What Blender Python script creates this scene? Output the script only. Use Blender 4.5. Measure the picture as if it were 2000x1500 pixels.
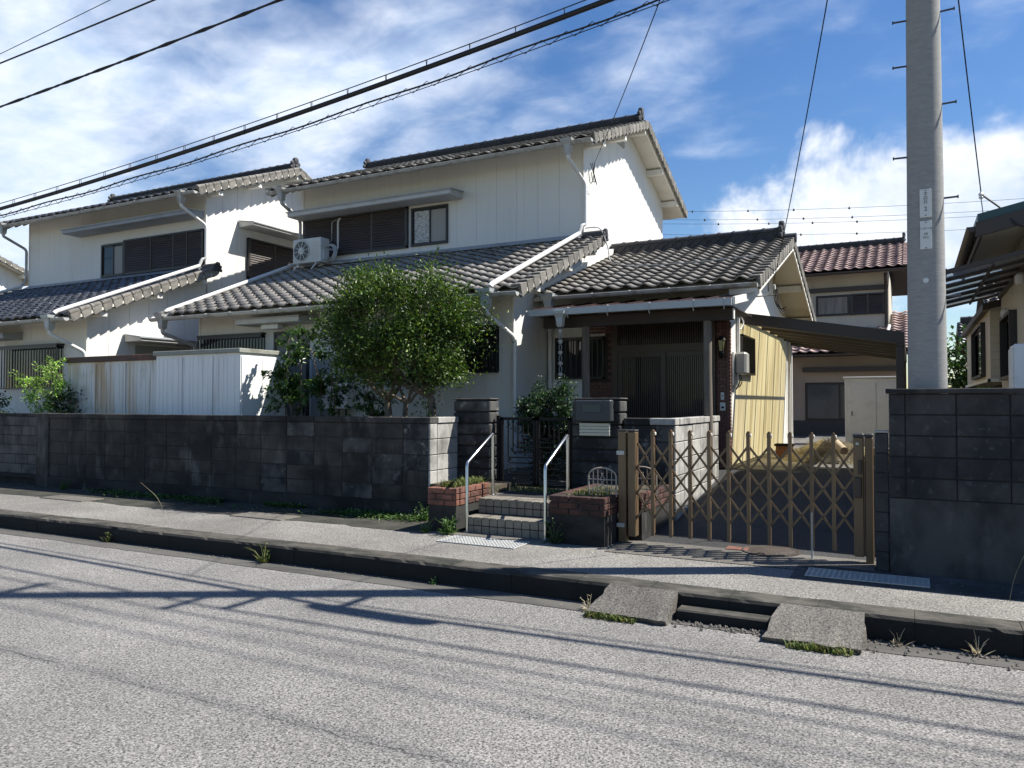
import bpy, bmesh, math, random
from mathutils import Vector, Matrix, noise as mnoise
for _o in list(bpy.data.objects): bpy.data.objects.remove(_o)
sc = bpy.context.scene
COL = sc.collection
R = random.Random(11)
# ------------------------------------------------------------------ camera
F, EYE = 1503.0, 1.6
cam = bpy.data.cameras.new('camera'); camo = bpy.data.objects.new('camera', cam); COL.objects.link(camo)
cam.sensor_width = 36; cam.lens = 36 * F / 2000; cam.clip_start = .05; cam.clip_end = 3000
YAW, PITCH = math.atan(1503 / 2890), math.atan(36 / F)
camo.location = (0, 0, EYE); camo.rotation_euler = (math.pi / 2 + PITCH, 0, YAW)
sc.camera = camo
sc.cycles.max_bounces = 6; sc.cycles.diffuse_bounces = 3; sc.cycles.glossy_bounces = 2; sc.cycles.transmission_bounces = 3; sc.cycles.caustics_reflective = False; sc.cycles.caustics_refractive = False
sc.render.resolution_x, sc.render.resolution_y = 1024, 768
# ------------------------------------------------------------------ sun, sky, exposure
LDIR = Vector((-.70, -.385, -1)).normalized()
SUN_EL = math.asin(-LDIR.z)
sl = bpy.data.lights.new('sun', 'SUN'); sl.energy = 4.6; sl.angle = math.radians(.53); sl.color = (1, .955, .88)
slo = bpy.data.objects.new('sun', sl); COL.objects.link(slo); slo.location = (20, 15, 30)
slo.rotation_euler = LDIR.to_track_quat('-Z', 'Y').to_euler()
vs = sc.view_settings; vs.view_transform = 'Standard'; vs.look = 'None'; vs.exposure = .92; vs.gamma = 1; vs.use_curve_mapping = False
world = bpy.data.worlds.new('World'); sc.world = world; world.use_nodes = True
def pray(px, py):
    f = Vector((-math.sin(YAW) * math.cos(PITCH), math.cos(YAW) * math.cos(PITCH), math.sin(PITCH)))
    r = Vector((math.cos(YAW), math.sin(YAW), 0)); u = r.cross(f)
    return (f + r * (px - 1000) / F + u * (750 - py) / F)
def build_world():
    nt = world.node_tree; N = nt.nodes; L = nt.links; N.clear()
    out = N.new('ShaderNodeOutputWorld'); bg = N.new('ShaderNodeBackground'); L.new(bg.outputs[0], out.inputs[0])
    sky = N.new('ShaderNodeTexSky'); sky.sky_type = 'NISHITA'; sky.sun_disc = False
    sky.sun_elevation = SUN_EL; sky.sun_rotation = math.atan2(-LDIR.x, -LDIR.y); sky.air_density = 1.1; sky.dust_density = .15; sky.ozone_density = 2.4
    tc = N.new('ShaderNodeTexCoord'); nrm = N.new('ShaderNodeVectorMath'); nrm.operation = 'NORMALIZE'; L.new(tc.outputs['Generated'], nrm.inputs[0])
    sep = N.new('ShaderNodeSeparateXYZ'); L.new(nrm.outputs[0], sep.inputs[0])
    def math_(op, a, b=None, c=None):
        n = N.new('ShaderNodeMath'); n.operation = op
        for i, q in enumerate((a, b, c)):
            if q is None: continue
            if isinstance(q, (int, float)): n.inputs[i].default_value = q
            else: L.new(q, n.inputs[i])
        return n.outputs[0]
    # project direction onto a cloud deck: p = d / (z + .18)
    den = math_('ADD', math_('MAXIMUM', sep.outputs[2], 0.0), .18)
    cx = math_('DIVIDE', sep.outputs[0], den); cy = math_('DIVIDE', sep.outputs[1], den)
    cmb = N.new('ShaderNodeCombineXYZ'); L.new(cx, cmb.inputs[0]); L.new(cy, cmb.inputs[1])
    def noise_(scale, detail, rough, dist, vec, sx=1, sy=1, off=0):
        mp = N.new('ShaderNodeMapping'); mp.inputs['Scale'].default_value = (sx, sy, 1); mp.inputs['Location'].default_value = (off, off * .7, off * .3)
        L.new(vec, mp.inputs[0])
        n = N.new('ShaderNodeTexNoise'); n.inputs['Scale'].default_value = scale; n.inputs['Detail'].default_value = detail
        n.inputs['Roughness'].default_value = rough; n.inputs['Distortion'].default_value = dist; L.new(mp.outputs[0], n.inputs[0]); return n.outputs[0]
    def lobes(lst):
        acc = None
        for (px, py, n, amt) in lst:
            d = N.new('ShaderNodeVectorMath'); d.operation = 'DOT_PRODUCT'; L.new(nrm.outputs[0], d.inputs[0]); d.inputs[1].default_value = pray(px, py).normalized()
            p = math_('POWER', math_('MAXIMUM', d.outputs['Value'], 0.0), float(n))
            acc = math_('MULTIPLY_ADD', p, amt, acc if acc is not None else 0.0)
        return acc
    cov = lobes([(260, 150, 34, .23), (640, 215, 75, .26), (40, 470, 130, .42), (900, 130, 150, .12), (1290, 80, 260, .16), (330, 310, 350, -.22), (-1500, 100, 8, .28), (3400, -300, 8, .22)])
    hi = noise_(1.9, 3, .55, .15, cmb.outputs[0], 1.0, 1.3, 3.1)
    wis = noise_(5.5, 4, .60, .25, cmb.outputs[0], 1.0, 1.25, 8.4)
    hi = math_('ADD', math_('MULTIPLY', hi, .70), math_('MULTIPLY', wis, .30))
    d1 = math_('ADD', hi, math_('SUBTRACT', cov, .545))
    mr = N.new('ShaderNodeMapRange'); mr.interpolation_type = 'SMOOTHSTEP'; L.new(d1, mr.inputs[0]); mr.inputs[1].default_value = 0.0; mr.inputs[2].default_value = .40; mr.inputs[3].default_value = 0; mr.inputs[4].default_value = .94
    cov2 = lobes([(1440, 440, 260, .36), (1660, 395, 300, .40), (1940, 400, 300, .42), (1800, 450, 200, .22), (1605, 268, 2600, .22), (2500, 430, 30, .35), (-500, 560, 40, .3)])
    cu = noise_(7.5, 5, .62, .2, nrm.outputs[0], 1, 1, 5.7)
    d2 = math_('ADD', cu, math_('SUBTRACT', cov2, .76))
    mr2 = N.new('ShaderNodeMapRange'); mr2.interpolation_type = 'SMOOTHSTEP'; L.new(d2, mr2.inputs[0]); mr2.inputs[1].default_value = 0.0; mr2.inputs[2].default_value = .27; mr2.inputs[3].default_value = 0; mr2.inputs[4].default_value = .97
    rmp = N.new('ShaderNodeValToRGB'); L.new(wis, rmp.inputs[0])
    rmp.color_ramp.elements[0].position = .34; rmp.color_ramp.elements[0].color = (4.6, 5.6, 7.2, 1)
    rmp.color_ramp.elements[1].position = .66; rmp.color_ramp.elements[1].color = (6.4, 6.9, 7.8, 1)
    sat = N.new('ShaderNodeHueSaturation'); sat.inputs['Hue'].default_value = .508; sat.inputs['Saturation'].default_value = 1.26; sat.inputs['Value'].default_value = .84; L.new(sky.outputs[0], sat.inputs['Color'])
    m1 = N.new('ShaderNodeMix'); m1.data_type = 'RGBA'; L.new(mr.outputs[0], m1.inputs[0]); L.new(sat.outputs[0], m1.inputs[6]); L.new(rmp.outputs[0], m1.inputs[7])
    rm2 = N.new('ShaderNodeValToRGB'); L.new(cu, rm2.inputs[0]); rm2.color_ramp.elements[0].position = .36; rm2.color_ramp.elements[0].color = (4.9, 5.6, 6.7, 1); rm2.color_ramp.elements[1].position = .56; rm2.color_ramp.elements[1].color = (7.0, 7.25, 7.7, 1)
    m2 = N.new('ShaderNodeMix'); m2.data_type = 'RGBA'; L.new(mr2.outputs[0], m2.inputs[0]); L.new(m1.outputs[2], m2.inputs[6]); L.new(rm2.outputs[0], m2.inputs[7])
    L.new(m2.outputs[2], bg.inputs[0]); bg.inputs[1].default_value = .083
    world.cycles.sampling_method = 'MANUAL'; world.cycles.sample_map_resolution = 512
build_world()
# ------------------------------------------------------------------ helpers
WL = {}
def link(o, parent=None):
    COL.objects.link(o); WL[o.name] = Vector(o.location)
    if parent is not None:
        o.parent = parent; o.matrix_parent_inverse = Matrix.Translation(-WL[parent.name])
    return o
def tag(o, label=None, cat=None, group=None, kind=None):
    if label: o['label'] = label
    if cat: o['category'] = cat
    if group: o['group'] = group
    if kind: o['kind'] = kind
    return o
def thing(name, loc, label, cat, group=None):
    o = bpy.data.objects.new(name, None); o.empty_display_size = .1; o.location = loc
    return tag(link(o), label, cat, group)
class MB:
    def __init__(s): s.v = []; s.f = []
    def add(s, pts, faces):
        b = len(s.v); s.v += [tuple(p) for p in pts]; s.f += [tuple(b + i for i in q) for q in faces]
    def box(s, x0, x1, y0, y1, z0, z1):
        s.add([(x0, y0, z0), (x1, y0, z0), (x1, y1, z0), (x0, y1, z0), (x0, y0, z1), (x1, y0, z1), (x1, y1, z1), (x0, y1, z1)],
              [(0, 3, 2, 1), (4, 5, 6, 7), (0, 1, 5, 4), (1, 2, 6, 5), (2, 3, 7, 6), (3, 0, 4, 7)])
    def prism(s, poly, ext):
        n = len(poly); e = Vector(ext); A = [Vector(p) for p in poly]
        s.add(A + [p + e for p in A], [tuple(range(n))[::-1], tuple(range(n, 2 * n))] + [(i, (i + 1) % n, n + (i + 1) % n, n + i) for i in range(n)])
    def bar(s, p, q, w, h, up=(0, 0, 1)):
        p = Vector(p); q = Vector(q); d = (q - p).normalized(); u = Vector(up)
        a = d.cross(u)
        if a.length < 1e-4: a = d.cross(Vector((1, 0, 0)))
        a.normalize(); b = a.cross(d).normalized(); a *= w / 2; b *= h / 2
        s.add([p - a - b, p + a - b, p + a + b, p - a + b, q - a - b, q + a - b, q + a + b, q - a + b],
              [(0, 1, 2, 3)[::-1], (4, 5, 6, 7), (0, 1, 5, 4), (1, 2, 6, 5), (2, 3, 7, 6), (3, 0, 4, 7)])
    def tube(s, path, r, n=8, cap=True):
        P = [Vector(p) for p in path]; m = len(P); rs = r if isinstance(r, (list, tuple)) else [r] * m
        d0 = (P[1] - P[0]).normalized(); a = d0.orthogonal().normalized(); b = len(s.v)
        for i in range(m):
            d = (P[min(i + 1, m - 1)] - P[max(i - 1, 0)]).normalized()
            a = (a - d * a.dot(d)); a = a.normalized() if a.length > 1e-5 else d.orthogonal().normalized()
            c = d.cross(a)
            for k in range(n):
                t = 2 * math.pi * k / n; s.v.append(tuple(P[i] + (a * math.cos(t) + c * math.sin(t)) * rs[i]))
        for i in range(m - 1):
            for k in range(n):
                k2 = (k + 1) % n; s.f.append((b + i * n + k, b + i * n + k2, b + (i + 1) * n + k2, b + (i + 1) * n + k))
        if cap:
            s.f.append(tuple(b + k for k in range(n))[::-1]); s.f.append(tuple(b + (m - 1) * n + k for k in range(n)))
    def lathe(s, c, prof, n=16, axis='z'):
        b = len(s.v)
        for (r, h) in prof:
            for k in range(n):
                t = 2 * math.pi * k / n; x, y = r * math.cos(t), r * math.sin(t)
                s.v.append({'z': (c[0] + x, c[1] + y, c[2] + h), 'y': (c[0] + x, c[1] + h, c[2] + y), 'x': (c[0] + h, c[1] + x, c[2] + y)}[axis])
        for i in range(len(prof) - 1):
            for k in range(n):
                k2 = (k + 1) % n; s.f.append((b + i * n + k, b + i * n + k2, b + (i + 1) * n + k2, b + (i + 1) * n + k))
        s.f.append(tuple(b + k for k in range(n))[::-1]); s.f.append(tuple(b + (len(prof) - 1) * n + k for k in range(n)))
    def mesh(s, name, mat, smooth=False, bevel=0, fix=True):
        me = bpy.data.meshes.new(name); me.from_pydata(s.v, [], s.f)
        if fix or bevel:
            bm = bmesh.new(); bm.from_mesh(me)
            if fix: bmesh.ops.recalc_face_normals(bm, faces=bm.faces)
            if bevel: bmesh.ops.bevel(bm, geom=bm.edges[:], offset=bevel, segments=1, profile=.5, affect='EDGES')
            bm.to_mesh(me); bm.free()
        if mat: me.materials.append(mat)
        if smooth:
            me.polygons.foreach_set('use_smooth', [True] * len(me.polygons))
            try: me.set_sharp_from_angle(angle=math.radians(40))
            except Exception: pass
        return me
    def build(s, name, mat, parent=None, smooth=False, bevel=0, fix=True, kind=None, label=None):
        o = bpy.data.objects.new(name, s.mesh(name, mat, smooth, bevel, fix)); link(o, parent)
        return tag(o, label, None, None, kind)
def inst(name, me, mtx, parent):
    o = bpy.data.objects.new(name, me); o.matrix_world = mtx; COL.objects.link(o); WL[o.name] = mtx.translation.copy()
    if parent is not None:
        o.parent = parent; o.matrix_parent_inverse = Matrix.Translation(-WL[parent.name])
    return o
_pc = {}
def piece(name, x0, x1, y0, y1, z0, z1, mat, parent, bev=0):
    dx, dy, dz = x1 - x0, y1 - y0, z1 - z0
    k = (name, round(dx, 3), round(dy, 3), round(dz, 3), mat.name, bev)
    if k not in _pc:
        m = MB(); m.box(-dx / 2, dx / 2, -dy / 2, dy / 2, -dz / 2, dz / 2); _pc[k] = m.mesh(name, mat, bevel=bev, fix=False)
    return inst(name, _pc[k], Matrix.Translation(((x0 + x1) / 2, (y0 + y1) / 2, (z0 + z1) / 2)), parent)
def bx(name, x0, x1, y0, y1, z0, z1, mat, parent, bev=0, **k):
    m = MB(); m.box(x0, x1, y0, y1, z0, z1); return m.build(name, mat, parent, bevel=bev, **k)
def tb(name, path, r, mat, parent, n=8, **k):
    m = MB(); m.tube(path, r, n); return m.build(name, mat, parent, smooth=True, **k)
# ------------------------------------------------------------------ materials
def MAT(name, col, rough=.75, rnd=0.0, layers=(), bump=(), metal=0.0, spec=.5, trans=None, coat=0):
    """layers: (colour, (sx,sy,sz), lo, hi, amount); bump: (scale, strength, distance)"""
    m = bpy.data.materials.new(name); m.use_nodes = True; nt = m.node_tree; N = nt.nodes; L = nt.links
    bs = N['Principled BSDF']; geo = N.new('ShaderNodeNewGeometry'); pos = geo.outputs['Position']
    rgb = N.new('ShaderNodeRGB'); rgb.outputs[0].default_value = (*col, 1); c = rgb.outputs[0]
    rn = None
    if rnd or layers:
        oi = N.new('ShaderNodeObjectInfo'); a = N.new('ShaderNodeMath'); a.operation = 'ADD'; L.new(oi.outputs['Random'], a.inputs[0]); L.new(geo.outputs['Random Per Island'], a.inputs[1])
        fr = N.new('ShaderNodeMath'); fr.operation = 'FRACT'; L.new(a.outputs[0], fr.inputs[0]); rn = fr.outputs[0]
    for i, (lc, s, lo, hi, amt) in enumerate(layers):
        mp = N.new('ShaderNodeMapping'); mp.inputs['Scale'].default_value = s; mp.inputs['Location'].default_value = (i * 3.7 + 1.3, i * 5.1, i * 2.3); L.new(pos, mp.inputs[0])
        no = N.new('ShaderNodeTexNoise'); no.inputs['Scale'].default_value = 1; no.inputs['Detail'].default_value = 4; no.inputs['Roughness'].default_value = .62; L.new(mp.outputs[0], no.inputs[0])
        mr = N.new('ShaderNodeMapRange'); L.new(no.outputs[0], mr.inputs[0]); mr.inputs[1].default_value = lo; mr.inputs[2].default_value = hi; mr.inputs[3].default_value = 0; mr.inputs[4].default_value = amt
        mx = N.new('ShaderNodeMix'); mx.data_type = 'RGBA'; L.new(mr.outputs[0], mx.inputs[0]); L.new(c, mx.inputs[6]); mx.inputs[7].default_value = (*lc, 1); c = mx.outputs[2]
    if rnd:
        mr = N.new('ShaderNodeMapRange'); L.new(rn, mr.inputs[0]); mr.inputs[3].default_value = 1 - rnd; mr.inputs[4].default_value = 1 + rnd
        hs = N.new('ShaderNodeHueSaturation'); L.new(mr.outputs[0], hs.inputs['Value']); L.new(c, hs.inputs['Color']); c = hs.outputs[0]
    L.new(c, bs.inputs['Base Color']); bs.inputs['Roughness'].default_value = rough; bs.inputs['Metallic'].default_value = metal; bs.inputs['Specular IOR Level'].default_value = spec
    if coat: bs.inputs['Coat Weight'].default_value = coat
    prev = None
    for (s, st, di) in bump:
        no = N.new('ShaderNodeTexNoise'); no.inputs['Scale'].default_value = s; no.inputs['Detail'].default_value = 2; L.new(pos, no.inputs[0])
        b = N.new('ShaderNodeBump'); b.inputs['Strength'].default_value = st; b.inputs['Distance'].default_value = di; L.new(no.outputs[0], b.inputs['Height'])
        if prev: L.new(prev, b.inputs['Normal'])
        prev = b.outputs[0]
    if prev: L.new(prev, bs.inputs['Normal'])
    return m
def LEAF(name, c1, c2, c3, rough=.42):
    m = bpy.data.materials.new(name); m.use_nodes = True; nt = m.node_tree; N = nt.nodes; L = nt.links; bs = N['Principled BSDF']
    geo = N.new('ShaderNodeNewGeometry'); rp = N.new('ShaderNodeValToRGB'); L.new(geo.outputs['Random Per Island'], rp.inputs[0])
    e = rp.color_ramp.elements; e[0].color = (*c1, 1); e[1].color = (*c3, 1); q = e.new(.6); q.color = (*c2, 1)
    no = N.new('ShaderNodeTexNoise'); no.inputs['Scale'].default_value = 3.4; no.inputs['Detail'].default_value = 2; L.new(geo.outputs['Position'], no.inputs[0])
    nm = N.new('ShaderNodeMapRange'); L.new(no.outputs[0], nm.inputs[0]); nm.inputs[1].default_value = .35; nm.inputs[2].default_value = .65; nm.inputs[3].default_value = .62; nm.inputs[4].default_value = 1.45
    hv = N.new('ShaderNodeHueSaturation'); L.new(nm.outputs[0], hv.inputs['Value']); L.new(rp.outputs[0], hv.inputs['Color'])
    L.new(hv.outputs[0], bs.inputs['Base Color']); bs.inputs['Roughness'].default_value = rough; bs.inputs['Specular IOR Level'].default_value = .38
    tr = N.new('ShaderNodeBsdfTranslucent'); hs = N.new('ShaderNodeHueSaturation'); hs.inputs['Value'].default_value = 1.6; hs.inputs['Saturation'].default_value = 1.15; L.new(hv.outputs[0], hs.inputs['Color']); L.new(hs.outputs[0], tr.inputs[0])
    mx = N.new('ShaderNodeMixShader'); mx.inputs[0].default_value = .25; L.new(bs.outputs[0], mx.inputs[1]); L.new(tr.outputs[0], mx.inputs[2]); L.new(mx.outputs[0], N['Material Output'].inputs[0])
    return m
def AGG(name, stone, gap, cell, sand, dirt=.35, crack=False, rough=.85):
    """asphalt or rough concrete: coloured aggregate cells in a darker binder, broad wear patches, optional long crack"""
    m = bpy.data.materials.new(name); m.use_nodes = True; nt = m.node_tree; N = nt.nodes; L = nt.links; bs = N['Principled BSDF']
    pos = N.new('ShaderNodeNewGeometry').outputs['Position']
    vo = N.new('ShaderNodeTexVoronoi'); vo.inputs['Scale'].default_value = cell; L.new(pos, vo.inputs[0])
    rp = N.new('ShaderNodeValToRGB'); L.new(vo.outputs['Color'], rp.inputs[0]); e = rp.color_ramp.elements
    e[0].position = .28; e[0].color = (*gap, 1); e[1].position = .78; e[1].color = (*stone, 1)
    n1 = N.new('ShaderNodeTexNoise'); n1.inputs['Scale'].default_value = cell * .62; n1.inputs['Detail'].default_value = 5; n1.inputs['Roughness'].default_value = .7; L.new(pos, n1.inputs[0])
    r1 = N.new('ShaderNodeValToRGB'); L.new(n1.outputs[0], r1.inputs[0]); e = r1.color_ramp.elements; e[0].position = .42; e[0].color = (*gap, 1); e[1].position = .58; e[1].color = (*stone, 1)
    mx = N.new('ShaderNodeMix'); mx.data_type = 'RGBA'; mx.inputs[0].default_value = .5; L.new(rp.outputs[0], mx.inputs[6]); L.new(r1.outputs[0], mx.inputs[7])
    n2 = N.new('ShaderNodeTexNoise'); n2.inputs['Scale'].default_value = .9; n2.inputs['Detail'].default_value = 6; n2.inputs['Roughness'].default_value = .6; L.new(pos, n2.inputs[0])
    mr = N.new('ShaderNodeMapRange'); L.new(n2.outputs[0], mr.inputs[0]); mr.inputs[1].default_value = .3; mr.inputs[2].default_value = .7; mr.inputs[3].default_value = 1 - dirt; mr.inputs[4].default_value = 1 + dirt * .55
    hs = N.new('ShaderNodeHueSaturation'); L.new(mr.outputs[0], hs.inputs['Value']); L.new(mx.outputs[2], hs.inputs['Color']); c = hs.outputs[0]
    h = n1.outputs[0]
    if crack:
        sp = N.new('ShaderNodeSeparateXYZ'); L.new(pos, sp.inputs[0])
        n3 = N.new('ShaderNodeTexNoise'); n3.inputs['Scale'].default_value = 3.2; n3.inputs['Detail'].default_value = 8; n3.inputs['Roughness'].default_value = .7; L.new(pos, n3.inputs[0])
        def mm(op, a, b):
            q = N.new('ShaderNodeMath'); q.operation = op
            for i, w in enumerate((a, b)):
                if isinstance(w, (int, float)): q.inputs[i].default_value = w
                else: L.new(w, q.inputs[i])
            return q.outputs[0]
        dd = mm('ABSOLUTE', mm('SUBTRACT', mm('SUBTRACT', sp.outputs[1], 2.87), mm('MULTIPLY', n3.outputs[0], .14)), 0)
        n4 = N.new('ShaderNodeTexNoise'); n4.inputs['Scale'].default_value = 1.7; L.new(pos, n4.inputs[0])
        wd = mm('MULTIPLY', mm('SUBTRACT', n4.outputs[0], .38), .022)
        ck = mm('MULTIPLY', mm('LESS_THAN', dd, wd), .72)
        m3 = N.new('ShaderNodeMix'); m3.data_type = 'RGBA'; L.new(ck, m3.inputs[0]); L.new(c, m3.inputs[6]); m3.inputs[7].default_value = (.03, .028, .026, 1); c = m3.outputs[2]
        # broad darker wheel track and patch bands running along the street
        mp = N.new('ShaderNodeMapping'); mp.inputs['Scale'].default_value = (.12, 1.1, 1); L.new(pos, mp.inputs[0])
        n5 = N.new('ShaderNodeTexNoise'); n5.inputs['Scale'].default_value = 1; n5.inputs['Detail'].default_value = 5; L.new(mp.outputs[0], n5.inputs[0])
        mr5 = N.new('ShaderNodeMapRange'); L.new(n5.outputs[0], mr5.inputs[0]); mr5.inputs[1].default_value = .35; mr5.inputs[2].default_value = .65; mr5.inputs[3].default_value = .94; mr5.inputs[4].default_value = 1.05
        h5 = N.new('ShaderNodeHueSaturation'); L.new(mr5.outputs[0], h5.inputs['Value']); L.new(c, h5.inputs['Color']); c = h5.outputs[0]
    L.new(c, bs.inputs['Base Color']); bs.inputs['Roughness'].default_value = rough
    b = N.new('ShaderNodeBump'); b.inputs['Strength'].default_value = .9; b.inputs['Distance'].default_value = .006; L.new(h, b.inputs['Height']); L.new(b.outputs[0], bs.inputs['Normal'])
    return m
def GLASS(name, col, rough=.05):
    return MAT(name, col, rough, spec=.5, layers=[(tuple(q * .6 for q in col), (1.5, 1.5, 1.2), .4, .7, .6)])
road_m = AGG('road_asphalt', (.375, .36, .335), (.030, .029, .028), 115, 0, .24, True)
walk_m = AGG('walk_asphalt', (.37, .35, .315), (.045, .043, .04), 110, 0, .32)
drive_m = AGG('drive_asphalt', (.06, .06, .06), (.008, .009, .010), 95, 0, .4)
conc_m = AGG('rough_concrete', (.25, .23, .195), (.05, .046, .04), 120, 0, .45)
apron_m = AGG('apron_concrete', (.19, .175, .15), (.06, .056, .05), 130, 0, .45)
kerb_m = MAT('kerb_concrete', (.085, .076, .063), .95, .06, [((.018, .02, .014), (3, 6, 9), .42, .62, .85), ((.16, .15, .125), (9, 9, 9), .58, .75, .55)], [(140, .6, .006)])
def dark_sides(m, col):
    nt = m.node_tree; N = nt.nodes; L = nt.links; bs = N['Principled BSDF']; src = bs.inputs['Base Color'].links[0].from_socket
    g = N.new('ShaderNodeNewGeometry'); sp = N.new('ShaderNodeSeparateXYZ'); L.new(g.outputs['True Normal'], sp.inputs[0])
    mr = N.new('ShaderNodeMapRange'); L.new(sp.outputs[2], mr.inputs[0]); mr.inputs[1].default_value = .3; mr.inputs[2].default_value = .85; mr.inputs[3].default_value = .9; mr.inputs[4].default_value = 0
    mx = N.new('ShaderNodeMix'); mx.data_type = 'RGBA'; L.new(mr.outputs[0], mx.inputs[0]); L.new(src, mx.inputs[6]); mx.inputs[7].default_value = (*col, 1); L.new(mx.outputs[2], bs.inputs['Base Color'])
dark_sides(kerb_m, (.007, .008, .008))  # vertical kerb faces coloured darker than the top
gutter_m = MAT('gutter_concrete', (.095, .09, .08), .95, 0, [((.035, .034, .03), (.8, 3, 2), .42, .66, .8), ((.16, .155, .14), (20, 20, 20), .6, .75, .5)], [(120, .5, .004)])
soil_m = MAT('soil', (.075, .058, .04), .98, 0, [((.05, .06, .025), (3, 3, 3), .45, .62, .7), ((.13, .11, .075), (9, 9, 9), .55, .7, .6)], [(25, .8, .03)])
ground_m = MAT('ground_dry', (.16, .145, .11), .98, 0, [((.07, .08, .04), (.5, .5, .5), .45, .65, .8)], [(20, .6, .03)])
sid_m = MAT('siding_cream', (.74, .73, .685), .62, .018, [((.66, .645, .59), (.5, .5, .35), .42, .7, .5), ((.62, .59, .52), (5, 5, .35), .56, .8, .3), ((.46, .43, .37), (16, 16, .45), .62, .78, .35)], [(140, .16, .003)])
sid2_m = MAT('siding_cream_pale', (.75, .735, .69), .62, .018, [((.63, .59, .51), (.5, .5, .3), .42, .7, .6), ((.57, .53, .45), (5, 5, .3), .56, .8, .35)], [(60, .35, .006)])
joint_m = MAT('siding_joint', (.36, .35, .325), .9)
trim_m = MAT('white_trim', (.74, .72, .655), .55, .03, [((.50, .46, .39), (3, 3, 1.2), .52, .75, .5)])
soff_m = MAT('soffit_board', (.66, .63, .55), .7, .03, [((.45, .42, .34), (2, 2, 2), .5, .72, .5)])
tile_m = MAT('roof_tile_brown_grey', (.255, .236, .212), .88, .16, [((.12, .11, .10), (2.2, 2.2, 2.2), .44, .66, .6), ((.36, .335, .30), (13, 13, 13), .5, .68, .7), ((.44, .42, .37), (38, 38, 38), .57, .7, .5)], [(160, .5, .004)])
tileL_m = MAT('roof_tile_silver_grey', (.11, .115, .13), .5, .28, [((.04, .045, .055), (2, 2, 2), .48, .66, .7), ((.50, .48, .44), (12, 12, 12), .56, .70, .7)], [(90, .5, .004)])
tileR_m = MAT('roof_tile_red', (.48, .335, .295), .55, .14, [((.16, .09, .08), (3, 3, 3), .45, .66, .6), ((.58, .44, .39), (18, 18, 18), .56, .7, .5)], [(90, .3, .004)])
tileD_m = MAT('roof_tile_dark', (.07, .075, .085), .4, .2)
ridge_m = MAT('ridge_tile_dark', (.055, .053, .055), .6, .2, [((.022, .022, .024), (4, 4, 4), .45, .65, .7), ((.20, .19, .165), (10, 10, 10), .6, .74, .6)], [(90, .4, .004)])
vtile_m = MAT('verge_tile_weathered', (.19, .178, .155), .88, .25, [((.10, .095, .085), (7, 7, 7), .46, .64, .8), ((.5, .48, .42), (25, 25, 25), .58, .72, .5)], [(90, .5, .004)])
pvc_m = MAT('gutter_plastic_grey', (.42, .42, .40), .5, .05, [((.20, .185, .15), (6, 6, 6), .48, .66, .75), ((.55, .55, .53), (3, 3, 3), .55, .7, .4)])
pvcw_m = MAT('pipe_plastic_white', (.70, .69, .66), .42, .03, [((.48, .46, .40), (5, 5, 1.5), .55, .75, .5)])
pvcb_m = MAT('gutter_plastic_bluegrey', (.43, .46, .46), .45, 0, [((.26, .26, .24), (3, 6, 6), .55, .75, .5)])
canopy_m = MAT('canopy_metal', (.52, .52, .50), .5, 0, [((.34, .33, .31), (3, 3, 3), .5, .72, .5)])
flash_m = MAT('flashing_metal', (.33, .345, .36), .5, 0, [((.2, .2, .21), (2, 2, 2), .5, .7, .5)])
shut_m = MAT('shutter_brown', (.062, .048, .043), .5, .10, [((.10, .085, .075), (2, 2, 6), .5, .75, .5)])
frame_m = MAT('window_frame_dark', (.022, .020, .019), .4)
bronze_m = MAT('door_bronze', (.052, .036, .025), .45, .04)
glass_m = GLASS('glass_dark', (.025, .03, .034)); glass2_m = GLASS('glass_grey', (.085, .095, .10), .12)
lace_m = MAT('curtain_lace', (.60, .60, .58), .9, 0, [((.22, .23, .24), (30, 30, 30), .44, .6, .85)])
cloth_m = MAT('curtain_cloth', (.28, .26, .23), .95, 0, [((.16, .15, .13), (14, 14, 1), .4, .6, .7)])
block_m = MAT('block_moldy', (.064, .058, .050), .95, .14, [((.014, .0135, .013), (1.1, 1.1, 1.7), .38, .60, .88), ((.008, .008, .008), (3.5, 3.5, .9), .50, .66, .8), ((.19, .185, .17), (3.2, 3.2, 1.4), .56, .76, .6)], [(120, .6, .005)])
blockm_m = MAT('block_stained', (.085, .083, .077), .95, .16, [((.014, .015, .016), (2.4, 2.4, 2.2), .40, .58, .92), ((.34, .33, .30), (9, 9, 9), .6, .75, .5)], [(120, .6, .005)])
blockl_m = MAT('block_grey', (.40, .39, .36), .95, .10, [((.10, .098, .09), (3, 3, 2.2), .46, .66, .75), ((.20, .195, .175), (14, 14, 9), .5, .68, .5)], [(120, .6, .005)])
blockr_m = MAT('block_dark_grey', (.062, .060, .057), .95, .22, [((.014, .015, .018), (1.8, 1.8, 1.5), .38, .60, .88), ((.12, .12, .118), (14, 14, 14), .58, .74, .5)], [(120, .6, .005)])
blockn_m = MAT('block_brown_grey', (.115, .105, .095), .95, .22, [((.03, .03, .03), (2.5, 2.5, 2), .45, .64, .8)], [(120, .6, .005)])
mort_m = MAT('mortar_dark', (.022, .022, .023), .98)
mortl_m = MAT('mortar_grey', (.10, .097, .09), .98)
found_m = MAT('foundation_concrete', (.032, .031, .028), .97, 0, [((.006, .007, .007), (1.3, 1.3, 2.5), .40, .60, .9), ((.13, .125, .11), (6, 6, 2), .6, .75, .5)], [(60, .6, .008)])
foundr_m = MAT('foundation_grey', (.07, .069, .067), .97, 0, [((.018, .019, .020), (2.2, 2.2, 1.1), .42, .60, .85), ((.15, .148, .14), (5, 5, 3), .58, .74, .5)], [(60, .5, .006)])
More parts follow.
